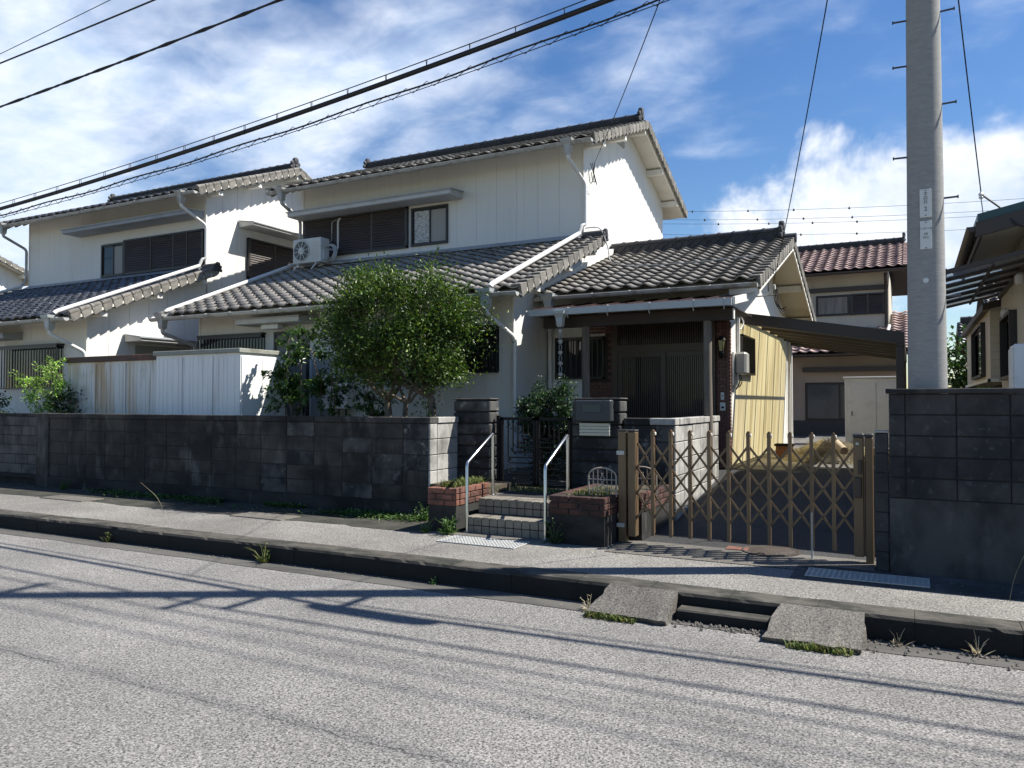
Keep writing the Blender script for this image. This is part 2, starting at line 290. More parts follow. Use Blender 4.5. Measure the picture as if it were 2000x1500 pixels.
brick_m = MAT('brick_red', (.175, .074, .050), .92, .28, [((.06, .032, .026), (5, 5, 5), .44, .64, .8), ((.30, .20, .15), (18, 18, 18), .6, .75, .5)], [(80, .6, .005)])
btile_m = MAT('brick_tile_brown', (.125, .048, .034), .5, .25, [((.06, .028, .022), (8, 8, 8), .5, .68, .6)])
stile_m = MAT('step_tile_beige', (.205, .185, .15), .7, .12, [((.12, .105, .08), (7, 7, 7), .5, .68, .8)], [(60, .3, .003)])
steel_m = MAT('stainless_steel', (.60, .60, .58), .28, 0, metal=1.0)
galv_m = MAT('galvanised_steel', (.46, .47, .46), .5, 0, [((.3, .3, .29), (9, 9, 9), .5, .7, .5)], metal=.2)
grate_m = MAT('grating_white', (.55, .55, .52), .5, 0, [((.42, .41, .36), (10, 10, 10), .52, .7, .6)])
alu_m = MAT('gate_bronze_aluminium', (.165, .112, .064), .45, .08, [((.085, .06, .037), (3, 3, 1.5), .5, .72, .5)], metal=.25)
alud_m = MAT('gate_cap_dark', (.045, .045, .045), .5)
blk_m = MAT('gate_black_iron', (.007, .007, .008), .55, 0, [((.03, .03, .03), (14, 14, 14), .6, .75, .5)], spec=.2)
wood_m = MAT('weathered_log', (.15, .125, .10), .9, 0, [((.30, .27, .22), (14, 14, 1.1), .5, .68, .7), ((.06, .05, .04), (20, 20, 1.5), .54, .7, .7)], [(60, .5, .004)])
dwood_m = MAT('dark_brown_wood', (.033, .021, .016), .7, .05, [((.06, .04, .03), (2, 2, 8), .5, .7, .5)])
redroof_m = MAT('porch_metal_roof', (.028, .011, .010), .55, 0, [((.10, .075, .06), (3, 3, 3), .58, .75, .4)])
cport_m = MAT('carport_brown', (.045, .034, .028), .45, 0)
rust_m = MAT('shed_rusty', (.70, .70, .66), .6, 0, [((.46, .31, .15), (3.2, 3.2, .30), .46, .64, .8), ((.24, .10, .05), (11, 11, .4), .58, .68, .85), ((.24, .22, .12), (2.5, 2.5, 1.2), .56, .72, .5)])
rustcap_m = MAT('shed_rust_cap', (.085, .055, .042), .8, 0, [((.23, .09, .06), (2, 2, 4), .52, .68, .7)])
shed_m = MAT('shed_white', (.78, .785, .77), .5, 0, [((.50, .49, .44), (3.5, 3.5, .5), .52, .72, .5), ((.32, .31, .26), (5, 5, 3), .66, .78, .5)])
shedcap_m = MAT('shed_cap_green', (.27, .28, .24), .7, 0, [((.13, .12, .09), (3, 3, 6), .5, .68, .7)])
pole_m = MAT('pole_concrete', (.30, .297, .285), .9, 0, [((.24, .24, .235), (9, 9, 45), .42, .64, .6), ((.44, .43, .40), (14, 14, 110), .54, .72, .5), ((.14, .14, .135), (3, 3, 3), .62, .76, .6)], [(130, .4, .004)])
sign_m = MAT('sign_plate', (.66, .67, .64), .45, 0, [((.5, .5, .47), (9, 9, 9), .55, .7, .4)])
ink_m = MAT('ink', (.03, .03, .035), .7)
cable_m = MAT('cable_black', (.012, .012, .014), .6)
cabledark_m = MAT('wire_grey', (.06, .065, .08), .6)
acw_m = MAT('ac_body', (.60, .60, .56), .5, 0, [((.42, .40, .34), (4, 4, 4), .52, .7, .5)])
acd_m = MAT('ac_grille_dark', (.055, .065, .068), .6)
box_m = MAT('heater_white', (.78, .78, .765), .45, 0, [((.5, .5, .47), (3, 3, 3), .5, .7, .4)])
meter_m = MAT('meter_grey', (.30, .30, .275), .5, 0, [((.15, .14, .12), (30, 30, 30), .62, .74, .6)])
tan_m = MAT('stucco_tan', (.42, .335, .265), .8, .03, [((.26, .2, .15), (.6, .6, .6), .42, .66, .6)], [(90, .2, .003)])
taup_m = MAT('stucco_cream', (.58, .52, .42), .8, .03, [((.38, .33, .26), (1, 1, 1), .42, .66, .6)], [(90, .2, .003)])
straw_m = LEAF('dry_grass', (.24, .205, .13), (.36, .315, .215), (.48, .43, .31), .9)
leaf_m = LEAF('leaf_holly', (.020, .046, .009), (.056, .108, .018), (.15, .20, .040), .42)
cam_m = LEAF('leaf_camellia', (.020, .048, .014), (.045, .095, .022), (.10, .17, .04), .30)
nan_m = LEAF('leaf_nandina', (.013, .034, .012), (.025, .058, .018), (.05, .095, .03), .5)
lime_m = LEAF('leaf_lime', (.13, .25, .04), (.22, .36, .07), (.34, .44, .14), .55)
grass_m = LEAF('grass', (.045, .07, .018), (.10, .13, .035), (.22, .21, .08), .7)
cover_m = LEAF('ground_cover', (.03, .07, .02), (.06, .12, .03), (.12, .18, .05), .55)
bark_m = MAT('bark_grey', (.17, .14, .11), .95, 0, [((.07, .055, .042), (9, 9, 5), .46, .64, .8), ((.32, .29, .24), (16, 16, 9), .58, .72, .6)], [(40, .7, .01)])
twig_m = MAT('twig', (.12, .095, .07), .95)
redwood_m = MAT('log_cut', (.45, .36, .25), .9, 0, [((.25, .19, .12), (8, 8, 8), .5, .7, .6)])
redpaint_m = MAT('red_paint', (.30, .035, .025), .6)
orange_m = MAT('orange_brown', (.26, .10, .035), .7, 0, [((.05, .03, .02), (30, 30, 30), .48, .6, .8)])
iron_m = MAT('ornate_iron_cream', (.32, .28, .235), .6)
manh_m = MAT('manhole_iron', (.05, .038, .028), .6, 0, [((.10, .07, .045), (9, 9, 9), .5, .7, .6)], [(45, 1.0, .012)])
mailb_m = MAT('mailbox_dark', (.035, .04, .045), .5); mailg_m = MAT('mailbox_cream', (.52, .52, .42), .5); mailgr_m = MAT('mailbox_green', (.045, .065, .058), .5)
brickd_m = MAT('brick_dark', (.085, .036, .027), .95, .3, [((.022, .015, .013), (4, 4, 4), .42, .62, .88), ((.17, .10, .075), (16, 16, 16), .62, .76, .5)], [(80, .6, .005)])  # darker bricks, used for the right planter
lampg_m = MAT('lamp_glass', (.35, .33, .15), .2)
pot_m = MAT('galv_bucket', (.5, .5, .48), .5)
def POLY(name, tint, dif, mixf):
    m = bpy.data.materials.new(name); m.use_nodes = True; nt = m.node_tree; N = nt.nodes; L = nt.links; N.clear()
    out = N.new('ShaderNodeOutputMaterial'); tr = N.new('ShaderNodeBsdfTransparent'); df = N.new('ShaderNodeBsdfTranslucent'); d2 = N.new('ShaderNodeBsdfDiffuse')
    pos = N.new('ShaderNodeNewGeometry').outputs['Position']
    mp = N.new('ShaderNodeMapping'); mp.inputs['Scale'].default_value = (.7, 5.5, 1); L.new(pos, mp.inputs[0])
    no = N.new('ShaderNodeTexNoise'); no.inputs['Scale'].default_value = 1; no.inputs['Detail'].default_value = 5; no.inputs['Roughness'].default_value = .6; L.new(mp.outputs[0], no.inputs[0])
    rp = N.new('ShaderNodeValToRGB'); L.new(no.outputs[0], rp.inputs[0]); e = rp.color_ramp.elements
    e[0].position = .36; e[0].color = (tint[0] * .52, tint[1] * .46, tint[2] * .34, 1); e[1].position = .62; e[1].color = (*tint, 1)
    L.new(rp.outputs[0], tr.inputs[0]); df.inputs[0].default_value = (*dif, 1); d2.inputs[0].default_value = (*dif, 1)
    ms = N.new('ShaderNodeMixShader'); ms.inputs[0].default_value = .5; L.new(df.outputs[0], ms.inputs[1]); L.new(d2.outputs[0], ms.inputs[2])
    mx = N.new('ShaderNodeMixShader'); mx.inputs[0].default_value = mixf; L.new(tr.outputs[0], mx.inputs[1]); L.new(ms.outputs[0], mx.inputs[2]); L.new(mx.outputs[0], out.inputs[0])
    return m
poly_m = POLY('polycarbonate_amber', (.98, .88, .54), (.42, .32, .18), .18)
polyg_m = POLY('polycarbonate_smoke', (.80, .81, .83), (.55, .56, .58), .40)
# ------------------------------------------------------------------ the setting
def sheet(name, pts, faces, mat):
    m = MB(); m.add(pts, faces); return tag(m.build(name, mat, fix=False), kind='structure')
sheet('ground', [(-600, -300, -.06), (600, -300, -.06), (600, 900, -.06), (-600, 900, -.06)], [(0, 1, 2, 3)], ground_m)
sheet('road', [(-80, -6, 0), (60, -6, 0), (60, 5.76, 0), (-80, 5.76, 0)], [(0, 1, 2, 3)], road_m)
def strip_gutter():
    m = MB(); n = 160; rr = random.Random(3)
    for i in range(n):
        xa = -24 + i * 26 / n; xb = xa + 26 / n
        w = lambda x: 5.50 + .035 * mnoise.noise(Vector((x * 1.3, 0, 0))) + .02 * mnoise.noise(Vector((x * 6, 3, 0)))
        m.add([(xa, w(xa), .004), (xb, w(xb), .004), (xb, 5.755, .004), (xa, 5.755, .004)], [(0, 1, 2, 3)])
    tag(m.build('road_gutter', gutter_m, fix=False), kind='structure')
strip_gutter()
walk = sheet('sidewalk', [(-40, 5.98, .176), (-2.62, 5.98, .176), (20, 5.98, .176), (20, 7.2, .176), (-2.62, 7.2, .176), (-2.62, 8.0, .176), (-40, 8.0, .176)], [(0, 1, 4, 5, 6), (1, 2, 3, 4)], walk_m)
bx('walk_base', -40, 20, 5.99, 7.1, -.05, .168, found_m, walk)
def kerb_stone(xa, xb):
    m = MB(); n = 12; prof = [(5.99, .18), (5.90, .181), (5.80, .180), (5.768, .172), (5.754, .150), (5.750, .09), (5.752, .03), (5.756, -.05)]; w = len(prof)
    dy, dz = R.uniform(-.004, .004), R.uniform(-.003, .003)
    for i in range(n + 1):
        x_ = xa + (xb - xa) * i / n
        for j, (y, z) in enumerate(prof):
            q = Vector((x_ * 9, y * 14, z * 14)); c = mnoise.noise(q) * .5 + mnoise.noise(q * 2.7) * .5
            chip = max(0, c - .2) * (.03 if 2 <= j <= 4 else .006)
            m.v.append((x_, y + dy + chip + .003 * c, z + dz - chip * .8 + .003 * c * (j < 5)))
    m.f += [(i * w + j, i * w + j + 1, (i + 1) * w + j + 1, (i + 1) * w + j) for i in range(n) for j in range(w - 1)]
    m.f += [tuple(range(w)), tuple(n * w + j for j in range(w))[::-1]]
    m.build('kerb_stone', kerb_m, walk, smooth=False)
x = -13.8
while x < 3.4:
    kerb_stone(x, x + .597); x += .6
bx('kerb_run', -40, -13.805, 5.75, 5.99, -.05, .18, kerb_m, walk)
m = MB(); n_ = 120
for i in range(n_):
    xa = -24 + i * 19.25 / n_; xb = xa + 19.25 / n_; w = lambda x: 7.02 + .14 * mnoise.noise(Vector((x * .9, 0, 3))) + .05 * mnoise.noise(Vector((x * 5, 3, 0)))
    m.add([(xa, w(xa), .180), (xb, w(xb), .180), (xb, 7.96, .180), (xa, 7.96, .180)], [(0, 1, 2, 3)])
m.build('wall_foot_gutter_shade', MAT('mossy_gutter_shade', (.05, .047, .038), .97, 0, [((.018, .02, .012), (2.5, 5, 2), .40, .62, .9), ((.12, .115, .09), (14, 14, 14), .58, .74, .5)], [(80, .6, .006)]), walk, fix=False)  # mossy gutter strip, widened so its dark colour also paints the wall's shade band
# raised ground behind the walls, driveway ramp
bx('garden_ground', -42, -5.42, 8.08, 40, -.04, .58, soil_m, None, kind='structure')
gg = bx('courtyard_ground', -5.42, -2.55, 9.05, 40, -.04, .585, apron_m, None, kind='structure')
def drive():
    prof = [(7.2, .172), (8.0, .185), (8.7, .23), (9.6, .36), (10.6, .50), (11.5, .60), (12.3, .64)]
    m = MB(); m.add([p for y, z in prof for p in ((-2.62, y, z), (-.18, y, z))], [(2 * i, 2 * i + 1, 2 * i + 3, 2 * i + 2) for i in range(len(prof) - 1)])
    tag(m.build('driveway', drive_m, fix=False), kind='structure')
    sheet('yard_ground', [(-2.56, 12.3, .638), (9, 12.3, .638), (9, 60, .66), (-2.56, 60, .66)], [(0, 1, 2, 3)], apron_m)
    sheet('neighbour_yard', [(-.18, 7.3, .3), (12, 7.3, .3), (12, 12.3, .5), (-.18, 12.3, .62)], [(0, 1, 2, 3)], ground_m)
    m = MB(); rr = random.Random(5)
    m.add([(-2.62, 6.95, .182), (-.3, 6.95, .182), (-.3, 7.62, .186), (-2.62, 7.62, .186)], [(0, 1, 2, 3)])
    tag(m.build('driveway_apron', apron_m, fix=False), kind='structure')
drive()
bx('wall_foot_strip', -.9, 14, 6.62, 7.2, .10, .184, foundr_m, walk)
# ------------------------------------------------------------------ block walls
def courses(par, axis, a0, a1, face, th, zs, bw, mat, off=0.0, bond=0.0, gap=.008, depth=.012, sgn=-1, start=None):
    """individual blocks standing proud of a mortar core; axis 'x' = wall runs along X with its face at Y=face"""
    for r in range(len(zs) - 1):
        a = (start if start is not None else a0) + off + (bond * bw if r % 2 else 0) - (bw if (bond and r % 2) else 0)
        while a < a1 - .01:
            s, e = max(a, a0) + gap / 2, min(a + bw, a1) - gap / 2
            if e - s > .02:
                j = R.uniform(-.002, .002)
                if axis == 'x':
                    piece('block', s, e, face + j, face + th, zs[r] + gap / 2, zs[r + 1] - gap / 2, mat(s) if callable(mat) else mat, par, .006)
                else:
                    piece('block', face - th, face + j, s, e, zs[r] + gap / 2, zs[r + 1] - gap / 2, mat(s) if callable(mat) else mat, par, .006)
            a += bw
mortd_m = MAT('mortar_stained', (.045, .043, .040), .98, 0, [((.012, .012, .012), (1.6, 1.6, 1.6), .40, .58, .9), ((.16, .155, .14), (2.5, 2.5, 6), .62, .74, .7)])
ZS = [.362 + .1955 * i for i in range(6)]
t = thing('block_wall', (-9.1, 8.0, .17), 'long black-stained concrete block wall with flat caps in front of the white house', 'wall')
bx('mortar', -12.95, -5.30, 7.957, 8.10, .3, 1.338, mortd_m, t)
bx('foundation', -12.95, -5.29, 7.93, 8.10, .0, .362, found_m, t)
fm = lambda s: blockm_m if R.random() < (.0 if s < -8.2 else .35 if s < -7 else .6 if s < -6 else .85) else block_m
courses(t, 'x', -12.95, -5.30, 7.95, .03, ZS, .485, fm)
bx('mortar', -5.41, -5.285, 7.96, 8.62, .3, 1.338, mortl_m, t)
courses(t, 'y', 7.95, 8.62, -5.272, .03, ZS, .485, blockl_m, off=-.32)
a = -12.95
while a < -5.4:
    e = min(a + .485, -5.26); piece('cap_block', a + .003, e - .003, 7.935, 8.11, 1.341, 1.415, block_m if a < -6 else blockm_m, t, .006); a += .485
piece('cap_block', -5.43, -5.255, 8.115, 8.60, 1.341, 1.414, blockl_m, t, .006)
t = thing('block_wall', (-15, 8.0, .17), 'low block wall of small brown-grey blocks at the far left edge', 'wall')
bx('mortar', -19.5, -13.31, 7.962, 8.09, .3, 1.36, mort_m, t); bx('foundation', -19.5, -13.31, 8.03, 8.09, .0, .36, found_m, t)
courses(t, 'x', -19.5, -13.31, 7.95, .03, [.37 + .165 * i for i in range(7)], .36, blockn_m, bond=.5)
bx('cap', -19.5, -13.31, 7.94, 8.11, 1.362, 1.41, block_m, t)
o = bx('wall_post', -13.30, -12.955, 7.93, 8.12, .0, 1.42, block_m, None, .01); tag(o, 'black-stained concrete post joining the two block walls at left', 'wall post')
# right hand wall beside the gate
t = thing('block_wall', (1.5, 7.3, .17), 'tall dark grey block wall at right below the utility pole', 'wall')
ZR = [.80 + .1745 * i for i in range(6)]
bx('mortar', -.175, 6, 7.212, 7.335, .7, 1.672, mort_m, t); bx('foundation', -.175, 6, 7.195, 7.335, .05, .80, foundr_m, t)
courses(t, 'x', -.18, 6, 7.2, .03, ZR, .37, blockr_m, off=-.245)
bx('cap', -.20, 6, 7.175, 7.345, 1.674, 1.715, blockr_m, t, .006)
t = thing('gate_pier', (-.23, 7.3, .17), 'narrow grey block pier between the folding gate and the tall right wall', 'pier')
bx('mortar', -.283, -.19, 7.222, 7.33, .1, 1.34, mort_m, t)
for r in range(7): piece('block', -.287, -.186, 7.21, 7.34, .18 + .166 * r, .18 + .166 * (r + 1) - .006, blockr_m, t, .005)
bx('cap', -.29, -.184, 7.205, 7.345, 1.345, 1.362, blockl_m, t)
# gate pillars
def pillar(x0, x1, y0, y1, label, z0=.45):
    t = thing('gate_pillar', ((x0 + x1) / 2, (y0 + y1) / 2, z0), label, 'gate pillar')
    bx('mortar', x0 + .025, x1 - .025, y0 + .025, y1 - .025, .3, 1.64, mort_m, t)
    n = 8
    for r in range(n):
        za = z0 + r * .147; zb = za + .147
        piece('block', x0, x1, y0, y1, za + .008, zb - .008, blockl_m if r > 7 else blockm_m, t, .012)
    piece('cap_block', x0 - .012, x1 + .012, y0 - .012, y1 + .012, z0 + n * .147 + .01, 1.655, blockm_m, t, .012)
    return t
pillar(-5.35, -4.80, 8.62, 8.87, 'squat grey block pillar left of the black gate')
pillar(-3.66, -3.05, 8.62, 8.87, 'grey block pillar with a mailbox right of the black gate')
t = thing('wing_wall', (-2.7, 8.8, .3), 'light grey block wing wall running back from the right pillar beside the driveway', 'wall')
ZW = [.16 + .1955 * i for i in range(7)]
bx('mortar', -3.04, -2.44, 8.73, 8.86, .15, 1.33, mort_m, t); bx('mortar', -2.545, -2.435, 8.74, 10.95, .1, 1.33, mortl_m, t)
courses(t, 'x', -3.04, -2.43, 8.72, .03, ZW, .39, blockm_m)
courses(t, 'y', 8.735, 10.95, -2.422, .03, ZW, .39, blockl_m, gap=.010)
for a, e in ((-3.04, -2.72), (-2.72, -2.41)): piece('cap_block', a + .003, e - .003, 8.70, 8.88, 1.338, 1.415, blockm_m if a < -2.9 else blockl_m, t, .006)
a = 8.885
while a < 10.9: piece('cap_block', -2.56, -2.405, a, min(a + .385, 10.97), 1.338, 1.414, blockl_m, t, .006); a += .39
# ------------------------------------------------------------------ steps, rails, planters
t = thing('entrance_steps', (-3.85, 7.6, .18), 'beige tiled entrance steps in front of the black gate', 'steps')
bx('core', -4.33, -3.36, 7.25, 7.55, .1, .350, mort_m, t); bx('core', -4.33, -3.36, 7.52, 9.1, .1, .518, mort_m, t); bx('landing', -4.8, -3.2, 7.80, 9.1, .1, .512, apron_m, t)
bx('threshold', -4.42, -3.32, 7.04, 7.235, .10, .190, apron_m, t)
tw = .097
for k in range(10):
    xa = -4.33 + k * tw
    for r in range(2):
        piece('tile', xa + .004, xa + tw - .004, 7.238, 7.26, .18 + r * .088 + .004, .18 + (r + 1) * .088 - .004, stile_m, t, .003)
        piece('tile', xa + .004, xa + tw - .004, 7.508, 7.53, .362 + r * .082 + .004, .362 + (r + 1) * .082 - .004, stile_m, t, .003)
    for r in range(3):
        piece('tile', xa + .004, xa + tw - .004, 7.233 + r * .0915, 7.233 + (r + 1) * .0915 - .006, .346, .361, stile_m, t, .003)
        piece('tile', xa + .004, xa + tw - .004, 7.505 + r * .0975, 7.505 + (r + 1) * .0975 - .006, .514, .530, stile_m, t, .003)
def rail(x, label):
    t = thing('handrail', (x, 7.5, .18), label, 'handrail')
    pth = [(x, 7.235, .18), (x, 7.235, .90), (x, 7.25, .945), (x, 7.80, 1.235), (x, 7.83, 1.225)]
    tb('rail', pth, .018, steel_m, t, 10); tb('post', [(x, 7.82, 1.23), (x, 7.82, .5)], .018, steel_m, t, 10)
    for y, z in ((7.235, .186), (7.82, .535)):
        m = MB(); m.lathe((x, y, z), [(.042, 0), (.042, .008), (.024, .014)], 12); m.build('base_flange', steel_m, t, smooth=True)
rail(-4.315, 'stainless steel handrail on the left of the tiled steps')
rail(-3.375, 'stainless steel handrail on the right of the tiled steps')
def planter(x0, x1, y0, y1, label, zb, rows=3, brick_m=brick_m):
    t = thing('brick_planter', ((x0 + x1) / 2, (y0 + y1) / 2, .18), label, 'planter')
    bx('base', x0 + .01, x1 - .01, y0 + .01, y1, .1, zb, found_m, t); bx('core', x0 + .02, x1 - .02, y0 + .02, y1, zb, .63, mortl_m, t); bx('soil', x0 + .07, x1 - .07, y0 + .08, y1, .62, .648, soil_m, t)
    h = (.662 - zb) / rows
    for r in range(rows):
        a = x0 - (.11 if r % 2 else 0)
        while a < x1 - .02:
            s, e = max(a, x0) + .005, min(a + .22, x1) - .005
            if e - s > .02: piece('brick', s, e, y0, y0 + .09, zb + r * h + .005, zb + (r + 1) * h - .004, brick_m, t, .005)
            a += .22
        for xx0, xx1 in ((x0, x0 + .09), (x1 - .09, x1)):
            a = y0 + .095 - (.0 if r % 2 else .11)
            while a < y1 - .02:
                s, e = max(a, y0 + .095) + .005, min(a + .22, y1) - .005
                if e - s > .02: piece('brick', xx0, xx1, s, e, zb + r * h + .005, zb + (r + 1) * h - .004, brick_m, t, .005)
                a += .22
    return t
planter(-4.79, -4.42, 7.17, 7.93, 'small red brick planter with grass left of the steps', .465)
planter(-3.29, -2.46, 7.62, 8.70, 'end of the brick planter seen through the folding gate', .47, 3, brickd_m)
planter(-3.29, -2.68, 7.13, 7.615, 'red brick planter on a black-stained base between steps and folding gate', .47, 3, brickd_m)
bx('planting_bed', -5.27, -4.44, 7.95, 8.62, .1, .60, soil_m, None, kind='structure')
# ------------------------------------------------------------------ black double gate
t = thing('iron_gate', (-4.2, 8.75, .5), 'black iron double gate with curved bars between the block pillars', 'gate')
def gate_leaf(x0, x1, mir):
    y = 8.75; X = (lambda q: x0 + q) if not mir else (lambda q: x1 - q); w = x1 - x0
    m = MB()
    m.box(x0, x1, y - .018, y + .018, 1.375, 1.41); m.box(x0, x1, y - .018, y + .018, .535, .57); m.box(x0, x0 + .035, y - .018, y + .018, .535, 1.41); m.box(x1 - .035, x1, y - .018, y + .018, .535, 1.41)
    m.build('frame', blk_m, t)
    n = 5
    for i in range(n):
        q = .035 + (w - .07) * (i + 1) / (n + 1); d = .46 - .075 * i
        p = [(X(q), y, 1.375), (X(q), y, 1.375 - d), (X(q + .012), y, 1.375 - d - .03), (X(q + .04), y, 1.375 - d - .05)]
        mb = MB(); mb.tube(p, .010, 6); mb.build('bar', blk_m, t)
    zs = [.62, .69, .76, .83, .90, .97, 1.03, 1.09, 1.14]
    for j, z in enumerate(zs):
        q0 = .10 if j < 5 else .10 + (w - .2) * (j - 4) / 6
        if j == 0: q0 = .17
        p = [(X(w - .02), y, z), (X(q0 + .035), y, z), (X(q0 + .01), y, z + .015), (X(q0), y, z + .045)]
        mb = MB(); mb.tube(p, .009, 6); mb.build('bar', blk_m, t)
gate_leaf(-4.71, -4.215, False); gate_leaf(-4.195, -3.73, True)
bx('latch_box', -4.20, -4.12, 8.715, 8.73, .88, 1.02, blk_m, t)
for x in (-4.745, -3.695): bx('hinge_post', x - .022, x + .022, 8.73, 8.775, .5, 1.43, blk_m, t)
# ------------------------------------------------------------------ expanding driveway gate
t = thing('expanding_gate', (-1.5, 7.5, .18), 'bronze aluminium concertina gate stretched across the driveway', 'gate')
bx('fixed_post', -2.665, -2.580, 7.46, 7.54, .18, 1.31, alu_m, t, .006); bx('fixed_cap', -2.67, -2.575, 7.455, 7.545, 1.31, 1.325, alud_m, t)
bx('end_post', -2.560, -2.475, 7.45, 7.55, .25, 1.305, alu_m, t, .008); bx('end_cap', -2.563, -2.472, 7.447, 7.553, 1.305, 1.325, alud_m, t, .006)
bx('lead_post', -.470, -.387, 7.45, 7.55, .24, 1.29, alu_m, t, .006); bx('lead_cap', -.473, -.384, 7.447, 7.553, 1.29, 1.325, alud_m, t, .008)
bx('fixed_post', -.376, -.312, 7.46, 7.54, .16, 1.29, alu_m, t, .006); bx('fixed_cap', -.379, -.309, 7.457, 7.543, 1.29, 1.325, alud_m, t, .008)
lk = bx('lock_case', -.432, -.400, 7.425, 7.452, .97, 1.09, bronze_m, t, .004); bx('handle', -.462, -.404, 7.415, 7.452, .76, .94, bronze_m, t, .006); bx('label_plate', -.448, -.424, 7.446, 7.4495, 1.225, 1.245, sign_m, t)
for z in (.34, 1.07): bx('bracket', -2.672, -2.592, 7.44, 7.46, z, z + .04, galv_m, t)
UX = [-2.515, -2.308, -2.126, -1.934, -1.749, -1.563, -1.380, -1.192, -1.006, -.820, -.635, -.43]
me_u = MB(); me_u.box(-.0155, .0155, -.030, -.008, 0, 1.03); me_u.box(-.011, .011, .010, .030, .02, .98); me_u = me_u.mesh('upright', alu_m)
cp = MB(); cp.box(-.017, .017, -.034, .034, .985, 1.02)
for k in range(10): cp.box(-.0165 * math.sin(math.pi * (k + 1) / 10.5 * .5 + 1.57) , .0165 * math.sin(math.pi * (k + 1) / 10.5 * .5 + 1.57), -.033, .033, 1.02 + .002 * k, 1.0215 + .0025 * k)
cp = cp.mesh('upright_cap', alu_m)
rl = MB(); rl.lathe((.0165, .012, 1.003), [(.017, 0), (.017, .008), (.010, .010)], 12, 'x'); rl = rl.mesh('roller', trim_m)
for x in UX[1:-1]:
    u = inst('upright', me_u, Matrix.Translation((x, 7.5, .272)), t)
    cpo = inst('upright_cap', cp, Matrix.Translation((x, 7.5, .285)), t); inst('roller', rl, Matrix.Translation((x, 7.5, .285)), t)
LV = [.44, .69, .94, 1.19]
_dm = {}
for i in range(len(UX) - 1):
    xa, xb = UX[i], UX[i + 1]
    if i == 0: xa += .04
    if i == len(UX) - 2: xb -= .035
    for k in range(3):
        for s, yo in ((1, -.004), (-1, .006)):
            za, zb = (LV[k], LV[k + 1]) if s > 0 else (LV[k + 1], LV[k])
            key = (round(xb - xa, 2), s)
            if key not in _dm:
                m = MB(); m.bar((-(xb - xa) / 2, 0, -(zb - za) / 2), ((xb - xa) / 2, 0, (zb - za) / 2), .008, .021, up=(0, 0, 1)); _dm[key] = m.mesh('lattice_bar', alu_m)
            inst('lattice_bar', _dm[key], Matrix.Translation(((xa + xb) / 2, 7.5 + yo, (za + zb) / 2)), t)
        m = None
    for k in range(3):
        if ('rivet', 0) not in _dm:
            m = MB(); m.lathe((0, 0, 0), [(.0075, -.0), (.0075, -.006), (.004, -.008)], 8, 'y'); _dm[('rivet', 0)] = m.mesh('rivet', bronze_m)
        inst('rivet', _dm[('rivet', 0)], Matrix.Translation(((xa + xb) / 2, 7.4915, (LV[k] + LV[k + 1]) / 2)), t)
tb('drop_bolt', [(UX[9], 7.474, .60), (UX[9], 7.474, .185)], .009, galv_m, t, 8)
# ------------------------------------------------------------------ small street things
def grating(x0, x1, y0, y1, z, nx, ny, mat, label, frame):
    t = thing('drain_grate', ((x0 + x1) / 2, (y0 + y1) / 2, z), label, 'drain grate')
    bx('pit', x0, x1, y0, y1, z + .001, z + .003, mort_m, t)
    for i in range(nx + 1):
        xx = x0 + (x1 - x0) * i / nx; piece('bar', xx - .006, xx + .006, y0, y1, z + .005, z + .011, mat, t)
    for i in range(ny + 1):
        yy = y0 + (y1 - y0) * i / ny; piece('bar', x0 - .005, x1 + .005, yy - .005, yy + .005, z + .004, z + .012, mat, t)
grating(-4.33, -3.45, 6.66, 7.02, .176, 24, 7, grate_m, 'white steel drain grating on the pavement below the tiled steps', 0)
grating(-.79, .10, 6.70, 7.01, .184, 22, 6, galv_m, 'grey steel drain grating in front of the tall right wall', 0)
m = MB(); m.lathe((-1.21, 7.66, .188), [(.27, 0), (.27, .006), (.25, .008), (.24, .004), (.21, .004), (.20, .008), (0.02, .008)], 40); tag(m.build('manhole_cover', manh_m, smooth=True), 'round rusty iron manhole cover under the folding gate', 'manhole cover')
o = bx('brick_slab', -1.62, -1.38, 7.56, 7.72, .186, .194, brick_m, None, .003); tag(o, 'small square reddish slab beside the manhole cover', 'slab')
for (x0, x1, y0, y1, lb) in ((-11.55, -10.55, 6.95, 7.3, 'flat grey concrete lid in the pavement at far left'), (-7.6, -6.75, 6.95, 7.3, 'flat grey concrete lid in the pavement beside the long weed strip')):
    o = bx('cover_slab', x0, x1, y0, y1, .17, .189, conc_m, None, .004); tag(o, lb, 'cover slab')
